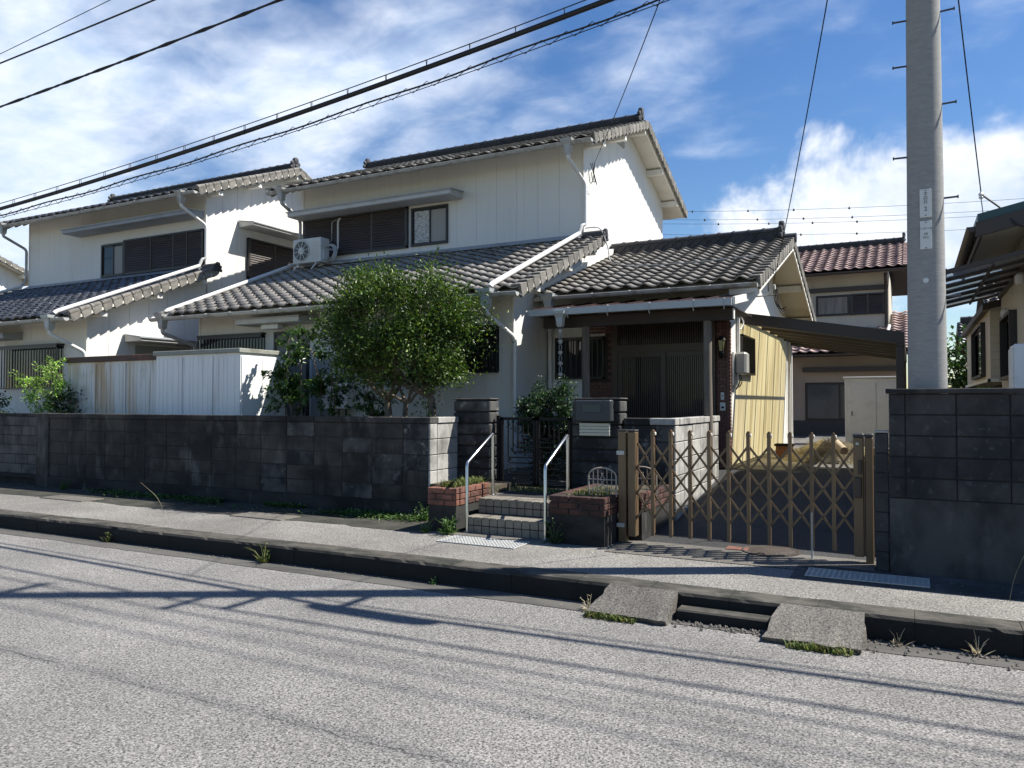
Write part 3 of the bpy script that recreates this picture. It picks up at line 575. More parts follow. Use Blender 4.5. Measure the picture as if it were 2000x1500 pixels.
def ramp(x0, x1, yf, label, seed):
    rr = random.Random(seed); m = MB(); n = 16; top = []; bot = []
    rows = []
    for j in range(6):
        f = j / 5; row = []
        for i in range(n + 1):
            x = x0 + (x1 - x0) * i / n
            yb = yf + .05 * mnoise.noise(Vector((x * 7, seed, 0))) + .02 * mnoise.noise(Vector((x * 25, seed, 4)))
            if i == 0: x += .035 * mnoise.noise(Vector((f * 6, seed, 2))) - .07 * (1 - f)
            if i == n: x += .03 * mnoise.noise(Vector((f * 6, seed, 9)))
            y = yb + (5.748 - yb) * f; row.append((x, y, .036 + .144 * f + .004 * mnoise.noise(Vector((x * 9, y * 9, seed)))))
        rows.append(row)
    pts = [p for r_ in rows for p in r_]; w = n + 1; fc = [(j * w + i, j * w + i + 1, (j + 1) * w + i + 1, (j + 1) * w + i) for j in range(5) for i in range(n)]
    b = len(pts); border = [i for i in range(w)] + [j * w + n for j in range(1, 6)] + [5 * w + i for i in range(n - 1, -1, -1)] + [j * w for j in range(4, 0, -1)]
    pts += [(pts[i][0] + .012 * rr.uniform(-1, 1), pts[i][1] + (.03 if pts[i][1] < 5.5 else 0), -.01) for i in border]
    L_ = len(border); fc += [(border[k], border[(k + 1) % L_], b + (k + 1) % L_, b + k) for k in range(L_)]
    m.add(pts, fc); tag(m.build('kerb_ramp', conc_m), label, 'kerb ramp')
ramp(-2.12, -1.58, 5.42, 'broken concrete kerb ramp, the left one of two on the road edge', 3)
ramp(-.84, -.30, 5.37, 'broken concrete kerb ramp, the right one with grass at its front', 8)
o = bx('kerb_step', -1.56, -.90, 5.60, 5.748, -.02, .085, kerb_m, None, .012); tag(o, 'narrow dark concrete step against the kerb between the two ramps', 'kerb step')
def rubble():
    rr = random.Random(4)
    m = MB(); m.add([(0, 0, .9), (.8, .1, .1), (-.1, .75, .15), (-.8, -.1, .05), (.1, -.7, .1), (0, 0, -.4)], [(0, 1, 2), (0, 2, 3), (0, 3, 4), (0, 4, 1), (5, 2, 1), (5, 3, 2), (5, 4, 3), (5, 1, 4)])
    base = list(m.v); out = MB()
    for i in range(420):
        x = rr.uniform(-.28, 3.2); y = 5.74 - abs(rr.gauss(0, .12)); s = rr.uniform(.006, .022); a = rr.uniform(0, 6.28)
        if rr.random() < .3: x = rr.uniform(-1.56, -.88); y = 5.58 - abs(rr.gauss(0, .05))
        out.add([(x + s * (p[0] * math.cos(a) - p[1] * math.sin(a)), y + s * (p[0] * math.sin(a) + p[1] * math.cos(a)), .002 + s * p[2] * .8 + s * .3) for p in base], m.f)
    tag(out.build('rubble', conc_m, fix=False), 'crumbled asphalt grit along the foot of the kerb at right', 'rubble', kind='stuff')
rubble()
# ------------------------------------------------------------------ roofs
def tile_mesh(w, l, mat, name='tile'):
    us = [0, .06, .13, .2, .27, .34, .5, .66, .82, .93, 1.0]; zs = [.026, .038, .049, .052, .048, .038, .014, .001, .003, .013, .022]
    m = MB(); n = len(us)
    a = [(u * w, 0, z + .044) for u, z in zip(us, zs)]; b = [(u * w, l * 1.16, z + .004) for u, z in zip(us, zs)]; c = [(u * w, .006, z + .026) for u, z in zip(us, zs)]
    m.add(a + b + c, [(i, i + 1, n + i + 1, n + i) for i in range(n - 1)] + [(2 * n + i, 2 * n + i + 1, i + 1, i) for i in range(n - 1)])
    me = m.mesh(name, mat, fix=False); me.polygons.foreach_set('use_smooth', [True] * (n - 1) + [False] * (n - 1)); return me, m
class Tiler:
    def __init__(s, thing_, mat, tw, tl=.235): s.t = thing_; s.tw = tw; s.tl = tl; s.mat = mat; s.me, s.mb = tile_mesh(tw, tl, mat); s.L = []
    def slope(s, part, org, U, V, width, length):
        U = Vector(U); V = Vector(V).normalized(); W = U.cross(V).normalized(); org = Vector(org)
        nc = max(1, round(width / s.tw)); nr = max(1, round(length / s.tl)); fx = width / nc / s.tw; fy = length / nr / s.tl
        for r in range(nr):
            for c in range(nc):
                p = org + U * (c * s.tw * fx) + V * (r * s.tl * fy + R.uniform(-.004, .004)) + W * R.uniform(-.003, .003)
                m = Matrix.Identity(4)
                for i in range(3): m[i][0] = U[i] * fx; m[i][1] = V[i] * fy; m[i][2] = W[i]; m[i][3] = p[i]
                s.L.append((m, part))
    def finish(s, budget, part_for_rest, hidden=()):
        e = Vector((0, 0, EYE)); key = lambda q: (q[0].translation - e).length * (1 if q[0][1][1] > 0 else 4)
        s.L.sort(key=key)
        for m, part in s.L[:budget]: inst('tile', s.me, m, part)
        rest = s.L[budget:]
        if rest:
            vs, fs = [], []; n = len(s.mb.v)
            for k, (m, part) in enumerate(rest):
                vs += [tuple(m @ Vector(v)) for v in s.mb.v]; fs += [tuple(i + k * n for i in f) for f in s.mb.f]
            me = bpy.data.meshes.new('tiles'); me.from_pydata(vs, [], fs); me.materials.append(s.mat)
            nb = len(s.mb.f) // 2; me.polygons.foreach_set('use_smooth', ([True] * nb + [False] * nb) * len(rest))
            o = bpy.data.objects.new('tiles', me); link(o, part_for_rest); o['kind'] = 'stuff'
_vt = {}
def verge_mesh(mat, rnd):
    k = (mat.name, rnd)
    if k not in _vt:
        m = MB()
        m.prism([(-.015, .0, -.105), (-.015, .015, -.125), (-.015, .170, -.095), (-.015, .19, -.07), (-.015, .225, .01), (-.015, .225, .045), (-.015, 0, .07)], (.045, 0, 0))
        m.prism([(-.13, 0, .058), (-.13, 0, .085), (-.13, .235, .052), (-.13, .235, .03)], (.162, 0, 0))
        if rnd: m.lathe((-.01, -.006, .055), [(.02, .0), (.052, .004), (.056, .03), (.05, .05), (.046, .225)], 10, 'y')
        _vt[k] = m.mesh('verge_tile', mat, bevel=.008)
    return _vt[k]
def verge(part, x, y0, z0, y1, z1, mat, rnd=False, up=.0):
    d = Vector((0, y1 - y0, z1 - z0)); L_ = d.length; V = d.normalized(); U = Vector((1, 0, 0)); W = U.cross(V)
    if W.z < 0: W = -W
    bk = MB(); A_ = Vector((x - .035, y0, z0)) + W * up; B_ = Vector((x - .035, y1, z1)) + W * up
    bk.prism([A_ + W * .035, B_ + W * .035, B_ - W * .085, A_ - W * .085], (.018, 0, 0)); bk.build('verge_gap_shade', ridge_m, part)  # dark strip added to make the gaps between verge tiles look shaded
    n = round(L_ / .235)
    for i in range(n):
        p = Vector((x, y0, z0)) + V * (i * L_ / n) + W * up; m = Matrix.Identity(4)
        for j in range(3): m[j][0] = U[j]; m[j][1] = V[j]; m[j][2] = W[j]; m[j][3] = p[j]
        o = inst('verge_tile', verge_mesh(mat, rnd), m, part)
def ridge(part, x0, x1, y, z, h, mat, lattice=False, capr=.075):
    r = MB(); r.box(x0, x1, y - .085, y + .085, z - .05, z + h)
    if not lattice:
        for k in range(5): r.box(x0 - .002 * k, x1 + .002 * k, y - .115 + .004 * k, y + .115 - .004 * k, z + .005 + k * h / 5, z + .012 + k * h / 5 + .006)
    else:
        for k in (0, 1): r.box(x0, x1, y - .105, y + .105, z + (h - .016) * k, z + (h - .016) * k + .02)
        a = x0; st = .17
        while a < x1 - .05:
            for (za, zb) in ((z + .02, z + h - .016), (z + h - .016, z + .02)):
                r.bar((a, y - .092, za), (min(a + st, x1), y - .092, zb), .012, .016, up=(0, 1, 0))
            a += st
    r.build('ridge_stack', ridge_m if not lattice else ridge_m, part)
    m = MB(); n = 8; L_ = .27
    for (xa, xb, rr) in ((0, L_ * .86, capr), (L_ * .84, L_, capr + .014)):
        arcs = [[(q, rr * math.cos(math.pi * k / n), rr * .9 * math.sin(math.pi * k / n)) for k in range(n + 1)] for q in (xa, xb)]
        b = len(m.v); m.v += arcs[0] + arcs[1]; m.f += [(b + k, b + k + 1, b + n + 2 + k, b + n + 1 + k) for k in range(n)]
        m.f += [tuple(b + k for k in range(n + 1)), tuple(b + n + 1 + k for k in range(n + 1))[::-1]]
    me = m.mesh('ridge_cap', ridge_m, smooth=True)
    nn = round((x1 - x0) / L_)
    for i in range(nn): inst('ridge_cap', me, Matrix.Translation((x0 + i * (x1 - x0) / nn, y, z + h)) @ Matrix.Diagonal(((x1 - x0) / nn / L_, 1, 1, 1)), part)
def onigawara(part, x, y, z, s=1.0):
    m = MB(); m.box(x - .035 * s, x + .035 * s, y - .14 * s, y + .14 * s, z - .12 * s, z + .08 * s)
    m.lathe((x - .04 * s, y, z + .12 * s), [(.085 * s, 0), (.10 * s, .03 * s), (.085 * s, .09 * s), (.03 * s, .10 * s)], 12, 'x')
    for q in (-1, 1):
        m.lathe((x - .035 * s, y + q * .12 * s, z + .04 * s), [(.055 * s, 0), (.06 * s, .06 * s), (.03 * s, .075 * s)], 10, 'x')
        m.lathe((x - .035 * s, y + q * .15 * s, z - .09 * s), [(.05 * s, 0), (.055 * s, .06 * s), (.03 * s, .07 * s)], 10, 'x')
    m.lathe((x - .03 * s, y, z - .04 * s), [(.05 * s, .06 * s), (.045 * s, .09 * s), (.02 * s, .10 * s)], 10, 'x')
    m.build('ridge_end_tile', ridge_m, part, smooth=True)
def slab(part_name, parent, x0, x1, pts, th, mat):
    """roof boarding: pts = [(y,z),...] along the slope, thickness below"""
    m = MB(); poly = [(x0, y, z) for y, z in pts] + [(x0, y, z - th) for y, z in reversed(pts)]; m.prism(poly, (x1 - x0, 0, 0)); return m.build(part_name, mat, parent)
def gutter(part, x0, x1, y, z, mat, r=.058, hang=True):
    m = MB(); n = 8
    for rr, fl in ((r, 0), (r - .006, 1)):
        A = [(x0, y + rr * math.cos(math.pi + math.pi * k / n), z + rr * math.sin(math.pi + math.pi * k / n)) for k in range(n + 1)]
        b = len(m.v); m.v += A + [(x1, p[1], p[2]) for p in A]; m.f += [(b + k, b + k + 1, b + n + 2 + k, b + n + 1 + k) for k in range(n)]
    for xx in (x0, x1):
        b = len(m.v); m.v += [(xx, y + r * math.cos(math.pi + math.pi * k / n), z + r * math.sin(math.pi + math.pi * k / n)) for k in range(n + 1)]; m.f.append(tuple(range(b, b + n + 1)))
    m.tube([(x0, y - r, z), (x1, y - r, z)], .007, 6)
    o = m.build('gutter', mat, part, smooth=True)
    if hang:
        a = x0 + .3; mm = MB()
        me = MB(); me.tube([(0, r + .05, .03), (0, -r + .004, .012), (0, -r - .01, -.02), (0, 0, -r - .012), (0, r, -.01)], .005, 5); me = me.mesh('hanger', galv_m)
        while a < x1 - .1: inst('hanger', me, Matrix.Translation((a, y, z)), o); a += .6
    return o
def rainhead(part, x, y, z, mat, s=1.0):
    m = MB()
    def fr(z0, z1, w0, w1):
        m.add([(x - w0, y - w0, z0), (x + w0, y - w0, z0), (x + w0, y + w0, z0), (x - w0, y + w0, z0), (x - w1, y - w1, z1), (x + w1, y - w1, z1), (x + w1, y + w1, z1), (x - w1, y + w1, z1)],
              [(0, 3, 2, 1), (4, 5, 6, 7), (0, 1, 5, 4), (1, 2, 6, 5), (2, 3, 7, 6), (3, 0, 4, 7)])
    fr(z - .02 * s, z + .03 * s, .105 * s, .115 * s); fr(z - .07 * s, z - .02 * s, .07 * s, .1 * s); fr(z - .2 * s, z - .07 * s, .055 * s, .068 * s); fr(z - .25 * s, z - .2 * s, .04 * s, .06 * s)
    return m.build('rain_head', mat, part)
def fil(pts, k=4, r=.09):
    """round the corners of a pipe path"""
    P = [Vector(p) for p in pts]; out = [P[0]]
    for i in range(1, len(P) - 1):
        a, b, c = P[i - 1], P[i], P[i + 1]; ra = min(r, (b - a).length * .45, (c - b).length * .45)
        s, e = b + (a - b).normalized() * ra, b + (c - b).normalized() * ra
        for q in range(k + 1):
            t_ = q / k; out.append(s * (1 - t_) ** 2 + b * 2 * t_ * (1 - t_) + e * t_ * t_)
    return out + [P[-1]]
def pipe(part, pts, mat, r=.036, n=10): return tb('downpipe', fil(pts), r, mat, part, n)
# ------------------------------------------------------------------ walls
def panels(par, axis, coord, a0, a1, zlo, zhi, mat, opens=(), mod=.455, start=None, th=.012, breaks=(), gap=.004):
    fl = zlo if callable(zlo) else (lambda a: zlo); fh = zhi if callable(zhi) else (lambda a: zhi)
    st = a0 if start is None else start; k0 = math.floor((a0 - st) / mod); a = st + k0 * mod
    while a < a1 - 1e-4:
        s, e = max(a, a0), min(a + mod, a1)
        cuts = sorted({s, e} | {q for o_ in opens for q in o_[:2] if s < q < e} | {b for b in breaks if s < b < e})
        for i in range(len(cuts) - 1):
            p, q = cuts[i], cuts[i + 1]; pp = p + (gap / 2 if p == s else 0); qq = q - (gap / 2 if q == e else 0); mid = (p + q) / 2
            if qq - pp < .01: continue
            ov = sorted([o_ for o_ in opens if o_[0] < mid < o_[1]], key=lambda o_: o_[2])
            segs = []; lo = ('f', None); cur_a, cur_b = fl(pp), fl(qq)
            for o_ in ov:
                segs.append((cur_a, cur_b, o_[2], o_[2])); cur_a = cur_b = o_[3]
            segs.append((cur_a, cur_b, fh(pp), fh(qq)))
            for (la, lb, ha, hb) in segs:
                if min(ha - la, hb - lb) < .02: continue
                if axis == 'x' and abs(la - lb) < 1e-6 and abs(ha - hb) < 1e-6: piece('wall_panel', pp, qq, coord - th, coord, la, ha, mat, par)
                else:
                    m = MB()
                    if axis == 'x': m.prism([(pp, coord - th, la), (qq, coord - th, lb), (qq, coord - th, hb), (pp, coord - th, ha)], (0, th, 0))
                    else: m.prism([(coord, pp, la), (coord, qq, lb), (coord, qq, hb), (coord, pp, ha)], (th, 0, 0))
                    m.build('wall_panel', mat, par)
        a += mod
def slats(m, axis, c, a0, a1, z0, z1, dz=.045, d=.012, sg=-1):
    z = z0
    while z < z1 - .005:
        zt = min(z + dz, z1)
        if axis == 'x': m.add([(a0, c + sg * d, z), (a1, c + sg * d, z), (a1, c + sg * .001, zt), (a0, c + sg * .001, zt), (a0, c, z), (a1, c, z)], [(0, 1, 2, 3), (4, 5, 1, 0)])
        else: m.add([(c + sg * d, a0, z), (c + sg * d, a1, z), (c + sg * .001, a1, zt), (c + sg * .001, a0, zt), (c, a0, z), (c, a1, z)], [(0, 1, 2, 3), (4, 5, 1, 0)])
        z += dz
def shutters(par, axis, c, a0, a1, z0, z1, cuts, sg=-1, proud=.05, mat=None):
    """louvred storm shutters: frame plus one leaf per cut"""
    mat = mat or shut_m; f = MB(); P = lambda x0, x1, za, zb, d0, d1: f.box(x0, x1, min(c + sg * d0, c + sg * d1), max(c + sg * d0, c + sg * d1), za, zb) if axis == 'x' else f.box(min(c + sg * d0, c + sg * d1), max(c + sg * d0, c + sg * d1), x0, x1, za, zb)
    P(a0, a1, z0, z0 + .04, 0, proud + .02); P(a0, a1, z1 - .04, z1, 0, proud + .02); P(a0, a0 + .035, z0, z1, 0, proud + .02); P(a1 - .035, a1, z0, z1, 0, proud + .02)
    fo = f.build('shutter_frame', frame_m, par)
    ed = [a0 + .035] + list(cuts) + [a1 - .035]
    for i in range(len(ed) - 1):
        f = MB(); P2 = f
        m = MB(); cc = c + sg * (proud - .02 * (i % 2)); slats(m, axis, cc, ed[i] + .03, ed[i + 1] - .03, z0 + .045, z1 - .045, dz=.055, d=.024, sg=sg)
        for (xa, xb) in ((ed[i], ed[i] + .03), (ed[i + 1] - .03, ed[i + 1])):
            lo, hi = sorted((cc + sg * .016, cc - sg * .012))
            if axis == 'x': m.box(xa, xb, lo, hi, z0 + .04, z1 - .04)
            else: m.box(lo, hi, xa, xb, z0 + .04, z1 - .04)
        m.build('shutter_leaf', mat, fo)
def window(par, axis, c, a0, a1, z0, z1, curtain=None, sg=-1, proud=.05, split=True, glass=None):
    f = MB()
    def P(m, x0, x1, za, zb, d0, d1):
        lo, hi = sorted((c + sg * d0, c + sg * d1))
        if axis == 'x': m.box(x0, x1, lo, hi, za, zb)
        else: m.box(lo, hi, x0, x1, za, zb)
    w = .04
    P(f, a0, a1, z0, z0 + w, -.03, proud + .01); P(f, a0, a1, z1 - w, z1, -.03, proud); P(f, a0, a0 + w, z0 + w, z1 - w, -.03, proud); P(f, a1 - w, a1, z0 + w, z1 - w, -.03, proud)
    fo = f.build('window_frame', frame_m, par); mid = (a0 + a1) / 2
    for i, (xa, xb) in enumerate(((a0 + w, mid + .02), (mid - .02, a1 - w)) if split else ((a0 + w, a1 - w),)):
        g = MB(); d = .012 - .02 * i; sw = .03
        P(g, xa, xb, z0 + w, z0 + w + sw, d - .01, d + .01); P(g, xa, xb, z1 - w - sw, z1 - w, d - .01, d + .01); P(g, xa, xa + sw, z0 + w + sw, z1 - w - sw, d - .01, d + .01); P(g, xb - sw, xb, z0 + w + sw, z1 - w - sw, d - .01, d + .01)
        s_ = g.build('sash', frame_m, fo)
        g = MB(); P(g, xa + sw, xb - sw, z0 + w + sw, z1 - w - sw, d - .003, d + .003)
        g.build('pane', (curtain[i] if curtain else None) or glass or glass_m, fo)
    return fo
def grille(par, c, a0, a1, z0, z1, n, out=.12, mat=None, hood=True):
    """window with a projecting vertical-bar guard on a wall facing the street"""
    mat = mat or frame_m; bx('pane', a0, a1, c - .012, c - .002, z0, z1, glass_m, par)
    f = MB()
    f.box(a0, a1, c - out, c - out + .02, z0, z0 + .03); f.box(a0, a1, c - out, c - out + .02, z1 - .05, z1)
    for xx in (a0, a1 - .02): f.box(xx, xx + .02, c - out + .02, c - .012, z0, z0 + .03); f.box(xx, xx + .02, c - out + .02, c - .012, z1 - .03, z1)
    for xx in (a0, a1 - .02): f.box(xx, xx + .02, c - out, c - out + .02, z0, z1)
    if hood: f.box(a0 - .02, a1 + .02, c - out - .01, c - .012, z1 + .002, z1 + .03)
    fo = f.build('window_guard', mat, par)
    for i in range(n + 1):
        xx = a0 + .01 + (a1 - a0 - .02) * i / n; piece('guard_bar', xx - .008, xx + .008, c - out + .002, c - out + .018, z0 + .03, z1 - .05, mat, fo)
def canopy(par, x0, x1, yw, out, z, mat=None):
    m = MB(); m.prism([(x0, yw, z + .13), (x0, yw - out, z + .085), (x0, yw - out, z), (x0, yw - out + .03, z - .012), (x0, yw, z - .012)], (x1 - x0, 0, 0)); o = m.build('canopy', mat or canopy_m, par)
    m = MB(); m.prism([(x0 - .03, yw, z + .150), (x0 - .03, yw - out - .03, z + .100), (x0 - .03, yw - out - .03, z + .075), (x0 - .03, yw, z + .132)], (x1 - x0 + .06, 0, 0)); m.build('canopy_top', flash_m, o); return o
def canopy_side(par, y0, y1, xw, out, z):
    m = MB(); m.prism([(xw, y0, z + .13), (xw + out, y0, z + .06), (xw + out, y0, z), (xw, y0, z - .012)], (0, y1 - y0, 0)); o = m.build('canopy', canopy_m, par)
    m = MB(); m.prism([(xw, y0 - .03, z + .150), (xw + out + .03, y0 - .03, z + .075), (xw + out + .03, y0 - .03, z + .052), (xw, y0 - .03, z + .132)], (0, y1 - y0 + .06, 0)); m.build('canopy_top', flash_m, o)
# ------------------------------------------------------------------ two-storey house kit
def house(label, X0, X1, Yl, Yu, tmat, budget, wall_m, opF=(), opU=(), opS=(), lat=False, rnd=False, detail=True, verge_m=None, upright=True):
    t = thing('two_storey_house', ((X0 + X1) / 2, Yl, .58), label, 'house')
    s1, s2 = .405, .40; ze1, ze2 = 3.20, 6.28; ye1, ye2 = Yl - .61, Yu - .60; yr = Yu + 2.56; yb = Yu + 5.12; zr = ze2 + s2 * (yr - ye2)
    L1 = lambda y: ze1 + s1 * (y - ye1) - .07; L2 = lambda y: (ze2 + s2 * (y - ye2) if y <= yr else zr - s2 * (y - yr)) - .07
    core = MB(); core.prism([(X0 + .012, Yl + .001, .1), (X0 + .012, Yl + .001, L1(Yl) - .01), (X0 + .012, Yu, L1(Yu) - .02), (X0 + .012, Yu, .1)], (X1 - X0 - .024, 0, 0)); core.build('lower_wall', joint_m, t)
    core = MB(); core.prism([(X0 + .011, Yu + .001, .1), (X0 + .011, Yu + .001, L2(Yu) - .01), (X0 + .011, yr, L2(yr) - .01), (X0 + .011, yb, L2(yb) - .01), (X0 + .011, yb, .1)], (X1 - X0 - .023, 0, 0)); core.build('upper_wall', joint_m, t)
    panels(t, 'x', Yl, X0, X1, .3, lambda a: L1(Yl), wall_m, opF)
    panels(t, 'x', Yu, X0, X1, lambda a: L1(Yu) + .02, lambda a: L2(Yu), wall_m, opU)
    panels(t, 'y', X1 - .012, Yl - .011, Yu, .3, L1, wall_m, [o_ for o_ in opS if o_[0] < Yu], start=Yl, gap=.007)
    panels(t, 'y', X1 - .012, Yu - .011, yb, lambda y: L1(Yu) if y < Yu + .01 else .3, L2, wall_m, [o_ for o_ in opS if o_[0] >= Yu], start=Yu, breaks=(yr,), gap=.007)
    panels(t, 'y', X0, Yu, yb, .3, L2, wall_m, breaks=(yr,), th=.011, mod=1.3)
    for (a, y) in ((X1 - .03, Yl - .022), (X1 - .03, Yu - .022), (X0 - .005, Yl - .022), (X0 - .005, Yu - .022)):
        bx('corner_trim', a, a + .036, y, y + .03, .3 if y < Yl + .1 else L1(Yu) + .02, (L1(Yl) if y < Yl + .1 else L2(Yu)) - .01, trim_m, t)
    va0, va1, vb0, vb1 = X0 - .50, X1 + .43, X0 - .42, X1 + .45
    r1 = slab('lower_roof', t, va0, va1, [(ye1, ze1), (Yu, ze1 + s1 * (Yu - ye1))], .06, soff_m)
    r2 = slab('upper_roof', t, vb0, vb1, [(ye2, ze2), (yr, zr), (yb + .6, ze2)], .06, soff_m)
    T = Tiler(t, tmat, .28)
    T.slope(r1, (va0 + .03, ye1 - .03, ze1 + .012), (1, 0, 0), (0, 1, s1), va1 - va0 - .06, (Yu - ye1 + .03) * math.hypot(1, s1))
    T.slope(r2, (vb0 + .03, ye2 - .03, ze2 + .012), (1, 0, 0), (0, 1, s2), vb1 - vb0 - .06, (yr - ye2 + .03) * math.hypot(1, s2))
    T.slope(r2, (vb1 - .03, yb + .63, ze2 + .012), (-1, 0, 0), (0, -1, s2), vb1 - vb0 - .06, (yr - ye2 + .03) * math.hypot(1, s2))
    vm = verge_m or vtile_m
    verge(r1, va1 - .02, ye1 - .02, ze1 + .02, Yu, ze1 + s1 * (Yu - ye1) + .02, vm, rnd)
    verge(r2, vb1 - .02, ye2 - .02, ze2 + .02, yr, zr + .02, vm, rnd); verge(r2, vb1 - .02, yb + .62, ze2 + .02, yr, zr + .02, vm, rnd)
    verge(r2, vb0 - .0, ye2 - .02, ze2 + .02, yr, zr + .02, vm, rnd)
    for (v1, part, pts, L_) in ((va1, r1, [(ye1 + .05, 0), (Yu, 0)], L1), (vb1, r2, [(ye2 + .05, 0), (yr, 0), (yb + .55, 0)], L2)):
        for i in range(len(pts) - 1):
            ya, yc = pts[i][0], pts[i + 1][0]; m = MB(); dz = ze1 * 0
            za, zc = L_(ya) + .01, L_(yc) + .01
            m.prism([(v1 - .095, ya, za), (v1 - .095, yc, zc), (v1 - .095, yc, zc - .055), (v1 - .095, ya, za - .055)], (.025, 0, 0)); m.build('barge_board', trim_m, part)
    for y in (Yu + .06, Yu + 1.25, yr, yr + 1.3, yb - .1): bx('purlin', X1, vb1 - .06, y - .06, y + .06, L2(y) - .13, L2(y) - .012, trim_m, r2)
    for y in (Yl + .1, Yl + 1.35, Yl + 2.5): bx('purlin', X1, va1 - .06, y - .06, y + .06, L1(y) - .13, L1(y) - .012, trim_m, r1)
    ridge(r2, vb0 + .25, vb1 - .2, yr, zr + .03, .17, tmat, lat); onigawara(r2, vb1 - .17, yr, zr + .2, .9); onigawara(r2, vb0 + .22, yr, zr + .2, .8)
    g2 = gutter(r2, vb0 - .02, vb1 - .02, ye2 - .075, ze2 - .02, pvc_m); g1 = gutter(r1, va0 - .02, va1 - .02, ye1 - .075, ze1 - .02, pvc_m)
    # wall flashing above the lower roof and stub ridge end
    zt = ze1 + s1 * (Yu - ye1)
    m = MB(); m.prism([(X0, Yu - .012, zt + .14), (X0, Yu - .05, zt + .12), (X0, Yu - .20, zt + .03), (X0, Yu - .012, zt + .03)], (X1 - X0, 0, 0)); m.build('flashing', flash_m, r1)
    m = MB(); m.tube([(X1 + .02, Yu - .07, zt + .085), (va1 + .02, Yu - .07, zt + .085)], .075, 12); m.build('ridge_cap', ridge_m, r1, smooth=True)
    onigawara(r1, va1 + .02, Yu - .07, zt + .05, .62)
    # eaves rain heads and pipes: near right corner and left corner
    hx = X1 - .03
    rainhead(g2, hx, ye2 - .075, ze2 + .0, pvc_m); pipe(g2, [(hx, ye2 - .075, ze2 - .25), (hx, ye2 - .075, ze2 - .30), (X1 + .045, Yu - .05, ze2 - .62), (X1 + .045, Yu - .05, zt + .30), (X1 - .0, Yu - .12, zt + .27), (X1 - .03, Yu - .18, zt + .10)], pvcw_m)
    tb('downpipe', [(X1 - .03, Yu - .16, zt + .12), (X1 - .07, ye1 + .04, ze1 + .14), (X1 - .07, ye1 - .02, ze1 + .09)], .042, pvcw_m, r1, 10)
    rainhead(g1, X1 - .30 + .2, ye1 - .075, ze1 + .02, pvcb_m, 1.05); pipe(g1, [(X1 - .10, ye1 - .075, ze1 - .22), (X1 - .10, ye1 - .075, ze1 - .30), (X1 + .05, Yl - .075, ze1 - .62), (X1 + .05, Yl - .075, .5)], pvcw_m)
    rainhead(g2, X0 - .02, ye2 - .075, ze2, pvc_m); pipe(g2, [(X0 - .02, ye2 - .075, ze2 - .25), (X0 - .02, ye2 - .07, ze2 - .30), (X0 - .05, Yu - .05, ze2 - .55), (X0 - .05, Yu - .05, zt + .30), (X0 - .08, Yu - .18, zt + .10)], pvc_m)
    tb('downpipe', [(X0 - .08, Yu - .16, zt + .12), (X0 - .20, ye1 + .04, ze1 + .14), (X0 - .20, ye1 - .02, ze1 + .09)], .042, pvcw_m, r1, 10)
    rainhead(g1, X0 - .20, ye1 - .075, ze1 + .02, pvc_m); pipe(g1, [(X0 - .20, ye1 - .075, ze1 - .22), (X0 - .20, ye1 - .075, ze1 - .30), (X0 - .05, Yl - .05, ze1 - .52), (X0 - .05, Yl - .05, .5)], pvc_m)
    return t, r1, r2, T
X0, X1, Yl, Yu = -12.25, -5.39, 10.43, 13.27
mainT, mr1, mr2, TM = house('cream two-storey house with brown-grey tiled roofs and a lower entrance wing', X0, X1, Yl, Yu, tile_m, 300, sid_m,
    opF=[(-12.2, -10.52, 1.9, 2.85), (-10.30, -9.46, .6, 2.88), (-6.55, -5.64, 2.06, 2.76)], opU=[(-12.2, -9.34, 4.84, 5.70), (-9.26, -8.36, 4.85, 5.65)])
shutters(mainT, 'x', Yu, -12.2, -9.34, 4.84, 5.70, [-11.21, -10.28])
window(mainT, 'x', Yu, -9.26, -8.36, 4.85, 5.65, [lace_m, glass2_m])
canopy(mainT, -12.27, -8.02, Yu - .012, .48, 5.72)
grille(mainT, Yl, -12.2, -10.52, 1.9, 2.85, 21, .10)
window(mainT, 'x', Yl, -10.30, -9.46, .62, 2.88, [cloth_m], proud=.03, split=False)
canopy(mainT, -10.80, -9.30, Yl - .012, .45, 3.00); bx('porch_lamp', -10.30, -9.90, Yl - .34, Yl - .20, 2.90, 2.985, trim_m, mainT, .006)
bx('side_door', -9.40, -8.98, Yl - .03, Yl - .013, .6, 2.36, flash_m, mainT, .004)
grille(mainT, Yl, -6.55, -5.64, 2.06, 2.76, 8, .10)
# ---- entrance wing
EX0, EX1, EYf, EYb = -5.378, -2.41, 11.65, 17.75
ze, es, yeE, yrE = 3.28, .345, 11.10, 14.70; zrE = ze + es * (yrE - yeE); LE = lambda y: (ze + es * (y - yeE) if y <= yrE else zrE - es * (y - yrE)) - .07
core = MB(); core.prism([(EX0, EYf + .001, .1), (EX0, EYf + .001, LE(EYf) - .01), (EX0, yrE, LE(yrE) - .01), (EX0, EYb, LE(EYb) - .01), (EX0, EYb, .1)], (EX1 - .012 - EX0, 0, 0)); core.build('entrance_wall', joint_m, mainT)
panels(mainT, 'x', EYf, EX0, EX1, .55, lambda a: LE(EYf), sid_m, [(-5.22, -4.37, 1.98, 2.66), (-4.76, -2.40, .1, 2.92)])
panels(mainT, 'y', EX1 - .012, EYf - .011, EYb, .62, LE, sid_m, [(12.30, 13.38, 2.05, 2.67)], start=EYf, breaks=(yrE,))
bx('corner_trim', EX1 - .03, EX1 + .004, EYf - .03, EYf - .013, .6, 2.92, btile_m, mainT)
bx('plinth', EX1 - .02, EX1 + .006, EYf - .02, EYb, .5, .66, foundr_m, mainT)
er = slab('entrance_roof', mainT, EX0, EX1 + .54, [(yeE, ze), (yrE, zrE), (EYb + .55, ze)], .06, soff_m)
